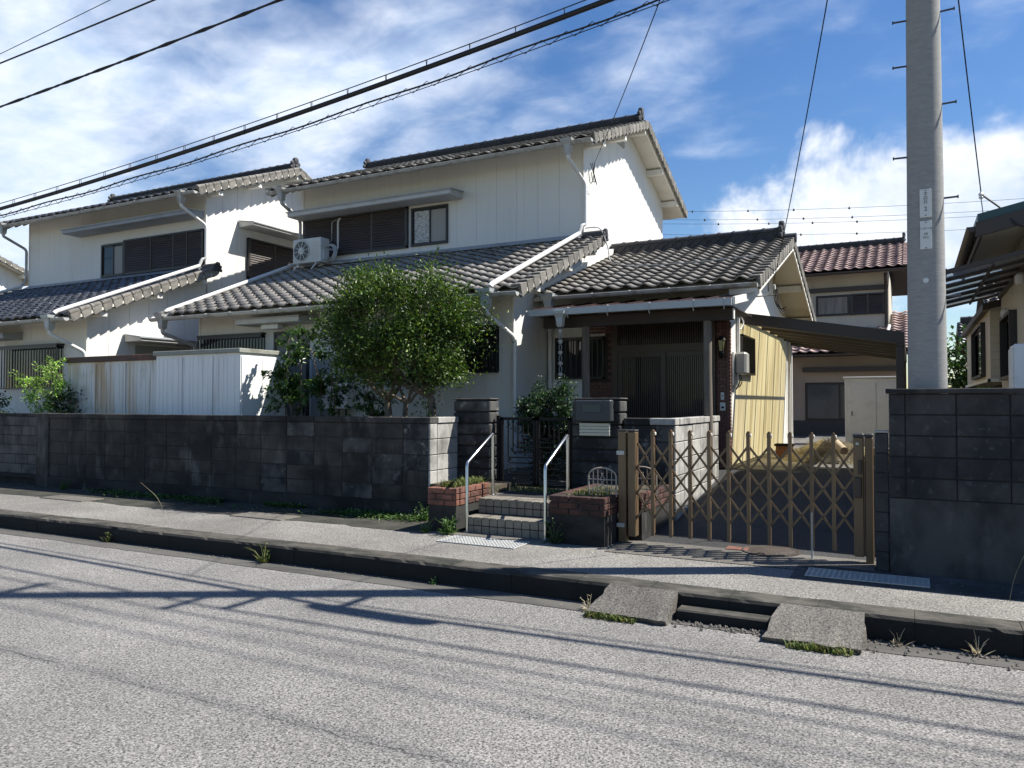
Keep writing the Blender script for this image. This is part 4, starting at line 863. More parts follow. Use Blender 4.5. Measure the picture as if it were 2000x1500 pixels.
TM.slope(er, (EX0 + .10, yeE - .03, ze + .012), (1, 0, 0), (0, 1, es), EX1 + .54 - EX0 - .14, (yrE - yeE + .03) * math.hypot(1, es))
TM.slope(er, (EX1 + .50, EYb + .58, ze + .012), (-1, 0, 0), (0, -1, es), EX1 + .54 - EX0 - .14, (yrE - yeE + .03) * math.hypot(1, es))
verge(er, EX1 + .52, yeE - .02, ze + .02, yrE, zrE + .02, vtile_m); verge(er, EX1 + .52, EYb + .57, ze + .02, yrE, zrE + .02, vtile_m)
for ya, yc in ((yeE + .05, yrE), (yrE, EYb + .5)):
    m = MB(); za, zc = LE(ya) + .01, LE(yc) + .01; m.prism([(EX1 + .50, ya, za), (EX1 + .50, yc, zc), (EX1 + .50, yc, zc - .10), (EX1 + .50, ya, za - .10)], (.025, 0, 0)); m.build('barge_board', trim_m, er)
for y in (EYf + .1, 13.2, yrE, 16.2, EYb - .1): bx('purlin', EX1, EX1 + .48, y - .06, y + .06, LE(y) - .13, LE(y) - .012, trim_m, er)
ridge(er, EX0 + .02, EX1 + .30, yrE, zrE + .03, .19, tile_m, True); onigawara(er, EX1 + .32, yrE, zrE + .2, .95)
m = MB(); m.tube([(EX1 + .28, yrE, zrE + .07), (EX1 + .58, yrE, zrE + .07)], .085, 12); m.build('ridge_cap', ridge_m, er, smooth=True)
ge = gutter(er, EX0 + .14, EX1 + .52, yeE - .075, ze - .02, pvc_m); rainhead(ge, EX0 + .30, yeE - .075, ze, pvcb_m)
pipe(ge, [(EX0 + .30, yeE - .075, ze - .25), (EX0 + .30, yeE - .075, ze - .32), (EX0 + .10, EYf - .14, ze - .5), (EX0 + .06, EYf - .06, ze - .62), (EX0 + .06, EYf - .06, .6)], pvcw_m)
pipe(er, [(EX1 + .06, EYb - .02, 3.1), (EX1 + .06, EYb - .02, .66)], pvcw_m); pipe(er, [(EX1 + .06, EYb - .2, 2.9), (EX1 + .06, EYb - .2, .66)], pvcw_m, .025)
bx('wall_flashing', EX0 + .001, EX0 + .05, yeE + .1, yrE - .2, 3.3, 3.36, pvcw_m, er)
fl = MB(); fl.prism([(EX0 + .004, yeE + .02, ze + .06), (EX0 + .004, yrE - .15, ze + .06 + es * (yrE - yeE - .17)), (EX0 + .004, yrE - .15, ze + .21 + es * (yrE - yeE - .17)), (EX0 + .004, yeE + .02, ze + .21)], (.10, 0, 0)); fl.build('wall_flashing', trim_m, er)
fl = MB(); fl.prism([(EX0 + .02, 10.55, 3.30), (EX0 + .02, 12.55, 4.02), (EX0 + .02, 12.55, 4.14), (EX0 + .02, 10.55, 3.42)], (.22, 0, 0)); fl.build('valley_trough', pvcb_m, er)
# porch canopy
pr = slab('porch_roof', mainT, -4.98, -2.02, [(10.16, 2.955), (EYf - .013, 3.20)], .045, redroof_m)
for i in range(9): m = MB(); xx = -4.96 + i * .365; m.bar((xx, 10.16, 2.965), (xx, EYf - .014, 3.21), .02, .02); m.build('standing_seam', redroof_m, pr)
bx('soffit', -4.9, -2.08, 10.30, EYf - .014, 2.86, 2.872, dwood_m, pr)
m = MB(); m.box(-4.96, -2.06, 10.075, 10.155, 2.858, 2.868); m.box(-4.96, -2.06, 10.070, 10.076, 2.858, 2.950); m.box(-4.96, -2.06, 10.150, 10.156, 2.87, 2.945); m.box(-4.966, -4.958, 10.07, 10.156, 2.858, 2.95); m.box(-2.062, -2.054, 10.07, 10.156, 2.858, 2.95); gp = m.build('gutter', pvcb_m, pr)
for xx in (-4.35, -3.75, -3.15, -2.55, -2.15): tb('hanger', [(xx, 10.2, 2.96), (xx, 10.066, 2.955), (xx, 10.064, 2.85), (xx, 10.09, 2.81), (xx, 10.11, 2.83)], .006, galv_m, gp, 6)
rainhead(gp, -4.47, 10.10, 2.88, pvcb_m, .8)
m = MB(); m.prism([(-2.05, 10.12, 2.97), (-2.05, 11.64, 3.225), (-2.05, 11.64, 3.125), (-2.05, 10.12, 2.87)], (.035, 0, 0)); m.build('verge_board', trim_m, pr)
m = MB(); m.box(-4.86, -2.10, 10.36, 10.46, 2.70, 2.855); m.build('beam', dwood_m, pr); bx('beam_end', -2.10, -2.085, 10.37, 10.45, 2.71, 2.85, trim_m, pr)
for xx in (-4.20, -2.44):
    m = MB(); m.tube([(xx, 10.41, .58), (xx + .004, 10.41, 1.2), (xx - .003, 10.41, 2.0), (xx, 10.41, 2.70)], [.066, .060, .057, .056], 14); m.build('post', wood_m, mainT, smooth=True)
for xx in (-4.8, -4.2, -3.6, -3.0, -2.44): m = MB(); m.bar((xx, 10.3, 2.90), (xx, EYf - .02, 3.10), .06, .08); m.build('rafter', dwood_m, pr)
# entrance wall: brick tiles, door
bx('brick_backing', -4.755, -2.402, EYf - .010, EYf - .001, .56, 2.94, dwood_m, mainT)
tw_, th_ = .0975, .052
def brickwall(x0, x1, z0, z1, y, mat, hole=None):
    r = 0; z = z0
    while z < z1 - .02:
        a = x0 - (tw_ / 2 if r % 2 else 0)
        while a < x1 - .015:
            s, e = max(a, x0) + .003, min(a + tw_, x1) - .003
            if e - s > .012 and not (hole and s < hole[1] and e > hole[0] and z < hole[3] and z + th_ > hole[2]): piece('brick_tile', s, e, y - .022, y - .010, z + .003, min(z + th_, z1) - .003, mat, mainT)
            a += tw_
        z += th_; r += 1
brickwall(-4.755, -4.225, 1.30, 2.86, EYf, btile_m, (-5.22, -4.36, 1.97, 2.67)); brickwall(-2.60, -2.412, .62, 2.80, EYf, btile_m)
z = .62
while z < 2.8: piece('brick_tile', -2.402, -2.390, EYf - .02, EYf + .045, z + .003, z + th_ - .003, btile_m, mainT); z += th_
grille(mainT, EYf - .012, -5.22, -4.37, 1.98, 2.66, 9, .07, hood=False)
door = bx('entrance_door', -4.215, -2.605, EYf - .03, EYf - .012, .60, 2.90, glass_m, mainT)
f = MB()
for (xa, xb, za, zb) in ((-4.22, -4.13, .6, 2.9), (-2.68, -2.60, .6, 2.9), (-4.13, -2.68, 2.84, 2.9), (-4.13, -2.68, 2.39, 2.50), (-4.13, -2.68, .6, .70)): f.box(xa, xb, EYf - .09, EYf - .03, za, zb)
f.build('door_frame', bronze_m, door)
for (xa, xb, yy) in ((-4.13, -3.36, EYf - .075), (-3.44, -2.68, EYf - .055)):
    f = MB(); f.box(xa, xa + .07, yy, yy + .025, .70, 2.39); f.box(xb - .07, xb, yy, yy + .025, .70, 2.39); f.box(xa + .07, xb - .07, yy, yy + .025, 2.31, 2.39); f.box(xa + .07, xb - .07, yy, yy + .025, .70, .92)
    f.build('sliding_panel', bronze_m, door)
    f = MB(); n = 19
    for i in range(n): a = xa + .07 + (xb - xa - .14) * (i + .5) / n; f.box(a - .008, a + .008, yy + .002, yy + .016, .92, 2.31)
    f.build('door_lattice', bronze_m, door, kind='stuff')
f = MB()
for i in range(42): a = -4.13 + 1.45 * (i + .5) / 42; f.box(a - .007, a + .007, EYf - .07, EYf - .056, 2.50, 2.84)
f.build('transom_lattice', bronze_m, door, kind='stuff')
# gable window and guard on the entrance wing
bx('pane', EX1 - .02, EX1 - .008, 12.30, 13.38, 2.05, 2.67, glass_m, mainT)
f = MB(); 
for (ya, yc, za, zb) in ((12.30, 13.38, 2.64, 2.67), (12.30, 13.38, 2.05, 2.08), (12.30, 12.325, 2.05, 2.67), (13.355, 13.38, 2.05, 2.67)): f.box(EX1 - .01, EX1 + .075, ya, yc, za, zb)
go = f.build('window_guard', frame_m, mainT)
for i in range(13): y = 12.34 + i * .083; piece('guard_bar', EX1 + .055, EX1 + .072, y - .008, y + .008, 2.08, 2.64, frame_m, go)
bx('gable_vent', X1 - .001, X1 + .03, 15.05, 15.5, 7.0, 7.12, joint_m, mr2)
TM.finish(300, mr2)
# ------------------------------------------------------------------ things on and around the main house
def ac_unit():
    t = thing('air_conditioner', (-11.5, 12.75, 4.55), 'white outdoor air-conditioning unit standing on the tiled lower roof', 'air conditioner')
    x0, x1, y0, y1, z0, z1 = -11.99, -11.20, 12.66, 12.94, 4.62, 5.15
    b = bx('body', x0, x1, y0, y1, z0, z1, acw_m, t, .012)
    cx, cz, r = x0 + .255, (z0 + z1) / 2 + .0, .215
    m = MB(); m.lathe((cx, y0 - .002, cz), [(r, 0), (r, -.006)], 32, 'y'); m.build('fan_opening', acd_m, b)
    m = MB()
    for k in range(10): a = k * math.pi / 5 + .15; m.bar((cx + .06 * math.cos(a), y0 - .016, cz + .06 * math.sin(a)), (cx + r * math.cos(a), y0 - .016, cz + r * math.sin(a)), .012, .012, up=(0, 1, 0))
    for rr in (.10, .14, .18): m.tube([(cx + rr * math.cos(k * math.pi / 16), y0 - .012, cz + rr * math.sin(k * math.pi / 16)) for k in range(33)], .0025, 4)
    m.tube([(cx + r * math.cos(k * math.pi / 16), y0 - .012, cz + r * math.sin(k * math.pi / 16)) for k in range(33)], .010, 6); m.lathe((cx, y0 - .01, cz), [(.078, 0), (.078, -.012), (.02, -.016)], 20, 'y')
    m.build('fan_guard', acw_m, b)
    m = MB()
    for k in range(9): m.box(x0 + .53, x1 - .06, y0 - .004, y0 - .0005, z0 + .06 + k * .045, z0 + .064 + k * .045)
    m.build('front_ribs', meter_m, b)
    bx('valve_cover', x1 - .001, x1 + .025, y0 + .06, y1 - .03, z0 + .05, z0 + .26, acw_m, b, .008)
    for xx in (x0 + .14, x1 - .14):
        for yy, dz in ((y0 + .02, -.16), (y1 - .03, -.06)): m = MB(); m.bar((xx, yy, z0 - .01), (xx - .06, yy - .09, z0 + dz), .02, .03); m.build('leg', acw_m, t)
        m = MB(); m.bar((xx, y0 - .01, z0 - .012), (xx, y1 + .01, z0 - .012), .03, .02); m.build('rail', acw_m, t)
    for k in range(4): tb('hose_coil', [(x1 + .09 + .004 * k + (.13 + .012 * k) * math.cos(a / 10 * math.pi), y0 + .16 + .015 * k + .03 * math.sin(a / 5 * math.pi), z0 + .19 + (.17 + .012 * k) * math.sin(a / 10 * math.pi)) for a in range(21)], .011, pvc_m, t, 6)
    tb('riser_pipe', fil([(x1 - .02, y1 - .05, z0 + .3), (x1 - .0, 13.22, z0 + .34), (x1 - .0, 13.22, 5.62), (x1 + .12, 13.235, 5.72)]), .022, pvcw_m, t, 8)
    tb('riser_pipe', fil([(x1 - .16, y1 - .05, z1 - .02), (x1 - .16, 13.2, z1 - .01), (x1 - .16, 13.2, 5.60), (x1 - .03, 13.21, 5.63)]), .011, pvc_m, t, 6)
    tb('drain_hose', fil([(x1 + .1, y0 + .2, z0 - .02), (x1 + .5, 12.98, 4.62), (-9.5, 13.02, 4.66), (-8.2, 13.02, 4.655)]), .014, pvc_m, t, 6)
ac_unit()
t = thing('water_heater', (-8.7, 10.3, 1.48), 'white wall-hung water heater behind the shrubs', 'water heater')
bx('case', -8.99, -8.43, 10.20, 10.415, 1.49, 2.06, box_m, t, .01); bx('flue', -8.85, -8.66, 10.17, 10.20, 1.95, 2.02, acd_m, t); bx('label_strip', -8.94, -8.80, 10.196, 10.199, 1.66, 1.9, acw_m, t)
for k in range(5): tb('pipe', [(-8.85 + k * .075, 10.32, 1.5), (-8.85 + k * .075, 10.32, 1.36), (-8.85 + k * .075, 10.40, 1.2)], .013, (steel_m if k % 2 else cable_m), t, 6)
t = thing('electric_meter', (-2.3, 12.05, 1.9), 'grey electric meter box with loose wires on the sunlit side wall', 'meter')
bx('backboard', -2.397, -2.372, 11.78, 12.12, 1.86, 2.36, acw_m, t); bx('case', -2.372, -2.20, 11.83, 12.10, 2.02, 2.36, meter_m, t, .03)
for k, y in enumerate((11.86, 11.93, 12.0, 12.06)): tb('wire', fil([(-2.33, y, 2.03), (-2.33 + .03 * (k % 2), y, 1.92), (-2.35, y - .05 + .03 * k, 1.84), (-2.385, y, 1.74 + .03 * k)]), .008, cable_m if k % 2 else pvcw_m, t, 6)
tb('conduit', [(-2.38, 12.16, 2.97), (-2.38, 12.16, 2.34)], .028, pvcw_m, t, 8); tb('conduit', fil([(-2.39, 12.35, 2.98), (-2.33, 12.4, 2.86), (-2.37, 12.3, 2.74), (-2.395, 12.25, 2.76)]), .012, pvcw_m, t, 6)
t = thing('wall_lamp', (-2.5, 11.6, 2.2), 'black coach lantern on the brick wall right of the front door', 'lamp')
m = MB(); m.add([(-2.545, 11.50, 2.52), (-2.465, 11.50, 2.52), (-2.465, 11.58, 2.52), (-2.545, 11.58, 2.52), (-2.53, 11.515, 2.36), (-2.48, 11.515, 2.36), (-2.48, 11.565, 2.36), (-2.53, 11.565, 2.36)], [(0, 1, 2, 3), (4, 5, 6, 7), (0, 1, 5, 4), (1, 2, 6, 5), (2, 3, 7, 6), (3, 0, 4, 7)]); m.build('lamp_glass', lampg_m, t)
m = MB()
for xx, yy, x2, y2 in ((-2.547, 11.498, -2.532, 11.513), (-2.463, 11.498, -2.478, 11.513), (-2.463, 11.582, -2.478, 11.567), (-2.547, 11.582, -2.532, 11.567)): m.bar((xx, yy, 2.525), (x2, y2, 2.355), .010, .010)
m.lathe((-2.505, 11.54, 2.525), [(.07, 0), (.05, .03), (.012, .06)], 4); m.lathe((-2.505, 11.54, 2.24), [(.008, 0), (.03, .04), (.045, .09), (.04, .118)], 10); m.box(-2.525, -2.485, 11.58, 11.632, 2.30, 2.42); m.build('lamp_frame', blk_m, t)
t = thing('intercom', (-2.5, 11.62, 1.5), 'two white intercom plates on the brick wall by the door', 'intercom')
bx('plate', -2.535, -2.485, 11.615, 11.628, 1.64, 1.75, sign_m, t, .003); bx('plate', -2.545, -2.465, 11.610, 11.628, 1.48, 1.60, sign_m, t, .003); bx('button', -2.517, -2.503, 11.610, 11.615, 1.69, 1.705, blk_m, t); bx('speaker_grille', -2.525, -2.485, 11.606, 11.610, 1.51, 1.54, blk_m, t)
t = thing('rain_chain', (-4.47, 10.1, 1.4), 'steel rain chain of small cups hanging from the porch gutter', 'rain chain')
for k in range(17):
    z = 2.64 - k * .078
    m = MB()
    if k % 2 == 0 and k < 13: m.lathe((-4.47, 10.10, z - .045), [(.018, 0), (.034, .02), (.036, .05), (.030, .052)], 10); m.build('cup', galv_m, t, smooth=True)
    else: m.tube([(-4.47 + .022 * math.cos(a * math.pi / 6), 10.10, z - .02 + .045 * math.sin(a * math.pi / 6)) for a in range(13)], .004, 5); m.build('chain_link', galv_m, t)
t = thing('mailbox', (-3.35, 8.55, 1.2), 'dark mailbox with a pale slatted lower panel on the right gate pillar', 'mailbox')
bx('box', -3.58, -3.12, 8.50, 8.605, 1.37, 1.63, mailb_m, t, .015); bx('flap', -3.48, -3.24, 8.492, 8.499, 1.48, 1.58, mailgr_m, t, .004)
for k in range(4): bx('slat', -3.54, -3.16, 8.555 - .004 * (k % 2), 8.605, 1.205 + k * .038, 1.240 + k * .038, mailg_m, t, .003)
# ------------------------------------------------------------------ carport
t = thing('carport', (-1.3, 15, .64), 'brown aluminium carport with amber plastic roof beside the white side wall', 'carport')
zc = lambda x: 2.965 - .175 * (x + 2.38)
def crossbeam(y, w, h, nm):
    m = MB(); m.prism([(-2.38, y, zc(-2.38) - .01), (-.13, y, zc(-.13) - .01), (-.13, y, zc(-.13) - .01 - h), (-2.38, y, zc(-2.38) - .01 - h)], (0, w, 0)); m.build(nm, cport_m, t)
m = MB(); m.prism([(-2.40, 12.44, zc(-2.40) + .055), (-.09, 12.44, zc(-.09) + .055), (-.09, 12.44, zc(-.09) - .12), (-2.40, 12.44, zc(-2.40) - .12)], (0, .05, 0)); m.build('front_beam', cport_m, t)
for y in (13.35, 14.25, 15.15, 16.05, 16.95): crossbeam(y, .045, .06, 'rafter')
crossbeam(17.62, .06, .11, 'rear_beam')
for x in (-2.36, -1.60, -.88): m = MB(); m.box(x - .012, x + .012, 12.52, 17.62, zc(x) - .005, zc(x) + .03); m.build('purlin', cport_m, t)
m = MB(); m.box(-.19, -.09, 12.46, 17.68, zc(-.14) - .16, zc(-.14) - .012); m.build('side_beam', cport_m, t)
for y in (12.47, 17.5): bx('post', -.205, -.10, y, y + .14, .6, zc(-.14) - .16, cport_m, t, .006)
n = 64; m = MB()
for i in range(n):
    ya, yb_ = 12.50 + i * 5.14 / n, 12.50 + (i + 1) * 5.14 / n; h = lambda k: .035 + .009 * math.cos(math.pi * k)
    m.add([(-2.39, ya, zc(-2.39) + h(i)), (-.10, ya, zc(-.10) + h(i)), (-.10, yb_, zc(-.10) + h(i + 1)), (-2.39, yb_, zc(-2.39) + h(i + 1))], [(0, 1, 2, 3)])
m.build('roof_sheet', poly_m, t, fix=False)
# ------------------------------------------------------------------ garden sheds
def shed(x0, x1, y0, y1, z1, mat, capm, label, ribs, cap=.06):
    t = thing('garden_shed', ((x0 + x1) / 2, y0, .58), label, 'shed')
    bx('body', x0, x1, y0, y1, .6, z1, mat, t)
    m = MB(); rr = random.Random(int(x0 * 10)); a = x0 + .03
    while a < x1 - .05: w = rr.choice((.05, .07, .11)); m.box(a, min(a + w, x1 - .01), y0 - .005, y0 - .0005, .62, z1 - .05); a += w + rr.choice((.02, .03, .05))
    pn = m.build('front_ribs', mat, t)
    for f_ in ribs: bx('door_edge', f_ - .012, f_ + .012, y0 - .022, y0 - .013, .62, z1 - .04, mat, t)
    a = y0 + .02
    while a < y1 - .1: bx('side_panel', x1 + .0005, x1 + .012, a, min(a + .42, y1 - .01), .62, z1 - .05, mat, t); a += .43
    bx('roof', x0 - .03, x1 + .03, y0 - .05, y1 + .02, z1, z1 + cap, capm, t, .008)
    return t
shed(-13.55, -11.16, 8.64, 9.5, 2.31, rust_m, rustcap_m, 'rust-streaked pale metal garden shed with a brown roof edge', (-12.75, -11.95), .10)
shed(-11.13, -9.2, 8.60, 9.56, 2.37, shed_m, shedcap_m, 'white ribbed metal garden shed with sunlit side behind the block wall', (-10.5, -9.8), .07)
# ------------------------------------------------------------------ neighbour on the left
LT, lr1, lr2, TL = house('cream two-storey neighbour house with silver-grey tiles at left', -21.2, -14.38, 9.55, 12.40, tileL_m, 300, sid2_m,
    opF=[(-17.10, -15.1, 1.88, 2.75)], opU=[(-18.10, -14.42, 4.74, 5.58)], opS=[(13.60, 15.40, 4.62, 5.62), (10.6, 12.0, 1.9, 2.8)], lat=True, rnd=True)
window(LT, 'x', 12.40, -18.10, -17.24, 4.74, 5.56, [None, glass2_m]); shutters(LT, 'x', 12.40, -17.22, -14.44, 4.74, 5.60, [-16.2, -15.44, -14.95])
canopy(LT, -19.0, -14.45, 12.388, .48, 5.86, flash_m)
shutters(LT, 'y', -14.37, 13.60, 15.40, 4.62, 5.62, [14.5], sg=1); canopy_side(LT, 13.35, 15.6, -14.365, .48, 5.84)
canopy_side(LT, 10.35, 12.2, -14.365, .5, 2.86); grille(LT, 9.55, -17.10, -15.10, 1.88, 2.75, 21, .16)
canopy(LT, -19.5, -16.5, 9.538, .4, 2.92, flash_m); TL.finish(300, lr2)
FT, fr1, fr2, TF = house('distant cream house whose sunlit gable shows at the far left edge', -37, -30.4, 9.6, 12.4, tileL_m, 0, sid2_m, lat=False, detail=False)
TF.finish(0, fr2)
# ------------------------------------------------------------------ tan house behind
def rear_house():
    t = thing('two_storey_house', (-2, 25, .64), 'tan house with dark windows and red tiled roofs behind the driveway', 'house')
    bx('lower_wall', -7, -.30, 25.01, 31, .5, 3.1, tan_m, t); bx('upper_wall', -7, -.62, 26.51, 31.5, 3.0, 5.75, taup_m, t)
    panels(t, 'x', 25.01, -7, -.30, 1.05, 3.05, tan_m, [(-2.9, -1.0, 1.05, 2.2)], mod=.91); panels(t, 'x', 26.51, -7, -.62, 3.7, 5.7, taup_m, [(-2.72, -.72, 4.36, 5.02)], mod=.91)
    bx('plinth', -7, -.3, 24.97, 25.0, .5, 1.05, mailb_m, t); bx('shade_board', -2.95, -.32, 24.75, 24.99, 2.52, 2.66, cport_m, t); bx('band', -4.5, -.62, 26.40, 26.49, 5.12, 5.26, cport_m, t)
    window(t, 'x', 25.0, -2.9, -1.0, 1.05, 2.2, [glass2_m, glass_m], proud=.03); window(t, 'x', 26.5, -2.72, -1.72, 4.36, 5.02, [cloth_m], split=False); shutters(t, 'x', 26.5, -1.70, -.72, 4.36, 5.02, [-1.2])
    r1 = slab('lower_roof', t, -7.3, -.61, [(24.3, 3.02), (26.5, 3.9)], .08, cport_m); r2 = slab('upper_roof', t, -7.3, -.05, [(25.85, 5.66), (29.0, 6.92), (32.1, 5.66)], .08, cport_m)
    r3 = slab('side_roof', t, -.60, .45, [(24.31, 3.03), (27.9, 4.47)], .08, cport_m)
    T = Tiler(t, tileR_m, .30, .26); T.slope(r3, (-.55, 24.27, 3.06), (1, 0, 0), (0, 1, .4), 1.0, 3.9); T.slope(r1, (-7.2, 24.27, 3.04), (1, 0, 0), (0, 1, .4), 6.55, 2.35); T.slope(r2, (-7.2, 25.82, 5.68), (1, 0, 0), (0, 1, .4), 7.1, 3.40)
    ridge(r2, -7, -.2, 29, 6.95, .16, ridge_m); onigawara(r2, -.2, 29, 7.12, 1.0)
    verge(r2, -.08, 25.83, 5.68, 29, 6.94, tileR_m); T.finish(200, r2)
    gutter(r1, -7.3, .45, 24.22, 3.0, cport_m, hang=False); gutter(r2, -7.3, -.05, 25.77, 5.62, cport_m, hang=False)
    pipe(r2, [(-.68, 25.8, 5.5), (-.68, 26.4, 5.2), (-.68, 26.44, 3.9)], cport_m, .05); pipe(r1, [(-.60, 26.2, 3.95), (-.72, 24.4, 3.2)], pvcw_m, .05)
rear_house()
t = thing('storage_cabinet', (-.9, 19.2, .65), 'white steel storage cabinet standing against the tan house', 'cabinet')
bx('body', -1.36, -.22, 19.0, 19.8, .62, 2.14, box_m, t, .01); bx('door', -1.27, -.72, 18.985, 18.999, .70, 2.02, box_m, t, .004); bx('door', -.71, -.26, 18.992, 18.999, .70, 2.02, box_m, t, .003); bx('handle', -1.23, -1.19, 18.975, 18.985, 1.30, 1.40, meter_m, t); bx('roof', -1.39, -.19, 18.96, 19.83, 2.14, 2.18, box_m, t, .006)
# ------------------------------------------------------------------ neighbour on the right
def right_house():
    t = thing('neighbour_house', (2.5, 11, .4), 'cream neighbour house with dark eaves at the right edge', 'house')
    bx('wall', 1.16, 6, 9.9, 13.2, .2, 3.5, taup_m, t); bx('back_wall', 1.02, 6, 13.2, 18.5, 1.93, 3.1, taup_m, t); bx('back_base', 1.45, 6, 13.3, 18.5, .3, 1.93, foundr_m, t)
    m = MB(); 
    for k in range(9): m.box(1.03, 1.155, 13.192, 13.199, 1.98 + k * .12, 1.985 + k * .12)
    m.build('siding_lines', joint_m, t); bx('bay_sill', .98, 1.5, 13.15, 13.198, 1.90, 1.945, trim_m, t); bx('bay_sill', .975, 1.015, 13.15, 18.4, 1.90, 1.945, trim_m, t)
    window(t, 'y', 1.015, 14.0, 16.2, 2.0, 2.85, sg=-1, proud=.06); window(t, 'y', 1.155, 11.3, 12.5, 1.9, 2.75, sg=-1, proud=.08)
    bx('vent_hood', 1.06, 1.155, 10.4, 10.56, 2.95, 3.08, pvcw_m, t, .03); bx('vent_hood', 1.06, 1.155, 12.0, 12.16, 2.72, 2.85, pvcw_m, t, .03)
    bx('upper_wall', 1.9, 6, 10.6, 13.5, 3.6, 6.0, taup_m, t); bx('upper_roof', 1.68, 6.3, 10.35, 13.75, 6.05, 6.25, cport_m, t)
    r = MB(); r.prism([(.62, 9.25, 3.55), (3.2, 9.25, 4.1), (6, 9.25, 3.55), (6, 9.25, 3.47), (3.2, 9.25, 4.02), (.62, 9.25, 3.47)], (0, 4.0, 0)); rf = r.build('roof', MAT('metal_roof_teal', (.03, .075, .08), .4), t)
    r = MB(); r.prism([(.60, 9.22, 3.46), (3.2, 9.22, 4.01), (3.2, 9.22, 3.86), (.60, 9.22, 3.31)], (0, .04, 0)); r.build('barge_board', cport_m, rf)
    r = MB(); r.prism([(.64, 9.27, 3.455), (3.2, 9.27, 3.98), (3.2, 9.27, 3.95), (.64, 9.27, 3.425)], (0, 3.9, 0)); r.build('soffit', soff_m, rf); bx('gable_board', 1.165, 6, 9.86, 9.895, 3.3, 3.5, soff_m, rf)
    m = MB(); n = 6
    A = [(.575 + .055 * math.cos(math.pi + math.pi * k / n), 3.42 + .055 * math.sin(math.pi + math.pi * k / n)) for k in range(n + 1)]
    m.add([(a, 9.24, z) for a, z in A] + [(a, 12.4, z) for a, z in A], [(k, k + 1, n + 2 + k, n + 1 + k) for k in range(n)]); m.add([(a, 9.24, z) for a, z in A], [tuple(range(n + 1))]); m.build('gutter', cport_m, rf, smooth=True)
    bx('fascia', .632, .66, 9.26, 12.4, 3.30, 3.46, cport_m, rf)
    r = MB(); r.prism([(.93, 13.16, 3.05), (3, 13.16, 3.5), (3, 13.16, 3.40), (.93, 13.16, 2.95)], (0, 5.5, 0)); r.build('back_roof', cport_m, t)
    return t
right_house()
t = thing('terrace_roof', (.7, 11, 2.9), 'smoked plastic terrace roof with brown ribs beside the utility pole', 'terrace roof')
zt_ = lambda x: 3.03 + .22 * (x - .36)
for k in range(7):
    y = 9.45 + k * .62; m = MB(); m.prism([(.34, y, zt_(.34)), (1.15, y, zt_(1.15)), (1.15, y, zt_(1.15) - .05), (.34, y, zt_(.34) - .05)], (0, .045, 0)); m.build('rib', cport_m, t)
for k in range(6):
    y = 9.45 + k * .62; m = MB(); m.add([(.36, y + .05, zt_(.36) - .015), (1.15, y + .05, zt_(1.15) - .015), (1.15, y + .615, zt_(1.15) - .015), (.36, y + .615, zt_(.36) - .015)], [(0, 1, 2, 3)]); m.build('panel', polyg_m, t, fix=False)
bx('front_edge', .30, .345, 9.43, 13.24, zt_(.33) - .06, zt_(.33) + .01, cport_m, t); bx('mid_rail', .76, .785, 9.46, 13.2, zt_(.77) - .075, zt_(.77) - .052, cport_m, t); bx('wall_rail', 1.115, 1.155, 9.43, 13.18, zt_(1.15) - .10, zt_(1.15) - .052, cport_m, t)
t = thing('water_tank_unit', (1.2, 9.6, .35), 'tall white heat-pump tank behind the right block wall', 'water tank')
bx('case', .93, 1.6, 9.35, 9.75, .35, 2.2, box_m, t, .012); bx('side_panel', .915, .929, 9.37, 9.73, .4, 2.16, box_m, t, .003)
for k in range(7): bx('vent_slot', .932, .945, 9.345, 9.349, 1.72 - k * .045, 1.75 - k * .045, acd_m, t)
bx('label_plate', 1.11, 1.17, 9.345, 9.349, 1.80, 1.83, sign_m, t)
def far_house(x0, x1, y, ze_, zr_, dp, wm, tm, label):
    t = thing('far_house', ((x0 + x1) / 2, y, .5), label, 'house'); bx('wall', x0 + .3, x1 - .3, y + .5, y + dp * 2 - .5, .3, ze_ + .1, wm, t)
    r = slab('roof', t, x0, x1, [(y, ze_), (y + dp, zr_), (y + 2 * dp, ze_)], .1, cport_m); T = Tiler(t, tm, .30, .27); T.slope(r, (x0, y - .03, ze_ + .02), (1, 0, 0), (0, dp, zr_ - ze_), x1 - x0, math.hypot(dp, zr_ - ze_)); T.finish(0, r); ridge(r, x0 + .1, x1 - .1, y + dp, zr_ + .03, .16, ridge_m)
    window(t, 'x', y + .5, x0 + 1.0, x0 + 2.4, ze_ - 1.2, ze_ - .4); return t
far_house(2.35, 9, 31, 4.6, 6.2, 3.6, taup_m, tileD_m, 'distant house with dark glossy tiles seen between pole and right house')
far_house(1.3, 2.6, 27, 3.3, 4.1, 1.6, taup_m, tileD_m, 'small low dark-tiled roof in front of the distant glossy-tiled house')
o = bx('wood_hut', 1.75, 2.2, 22.0, 23, .5, 2.1, tan_m, None); tag(o, 'tiny brown wooden hut far behind the pole', 'hut')
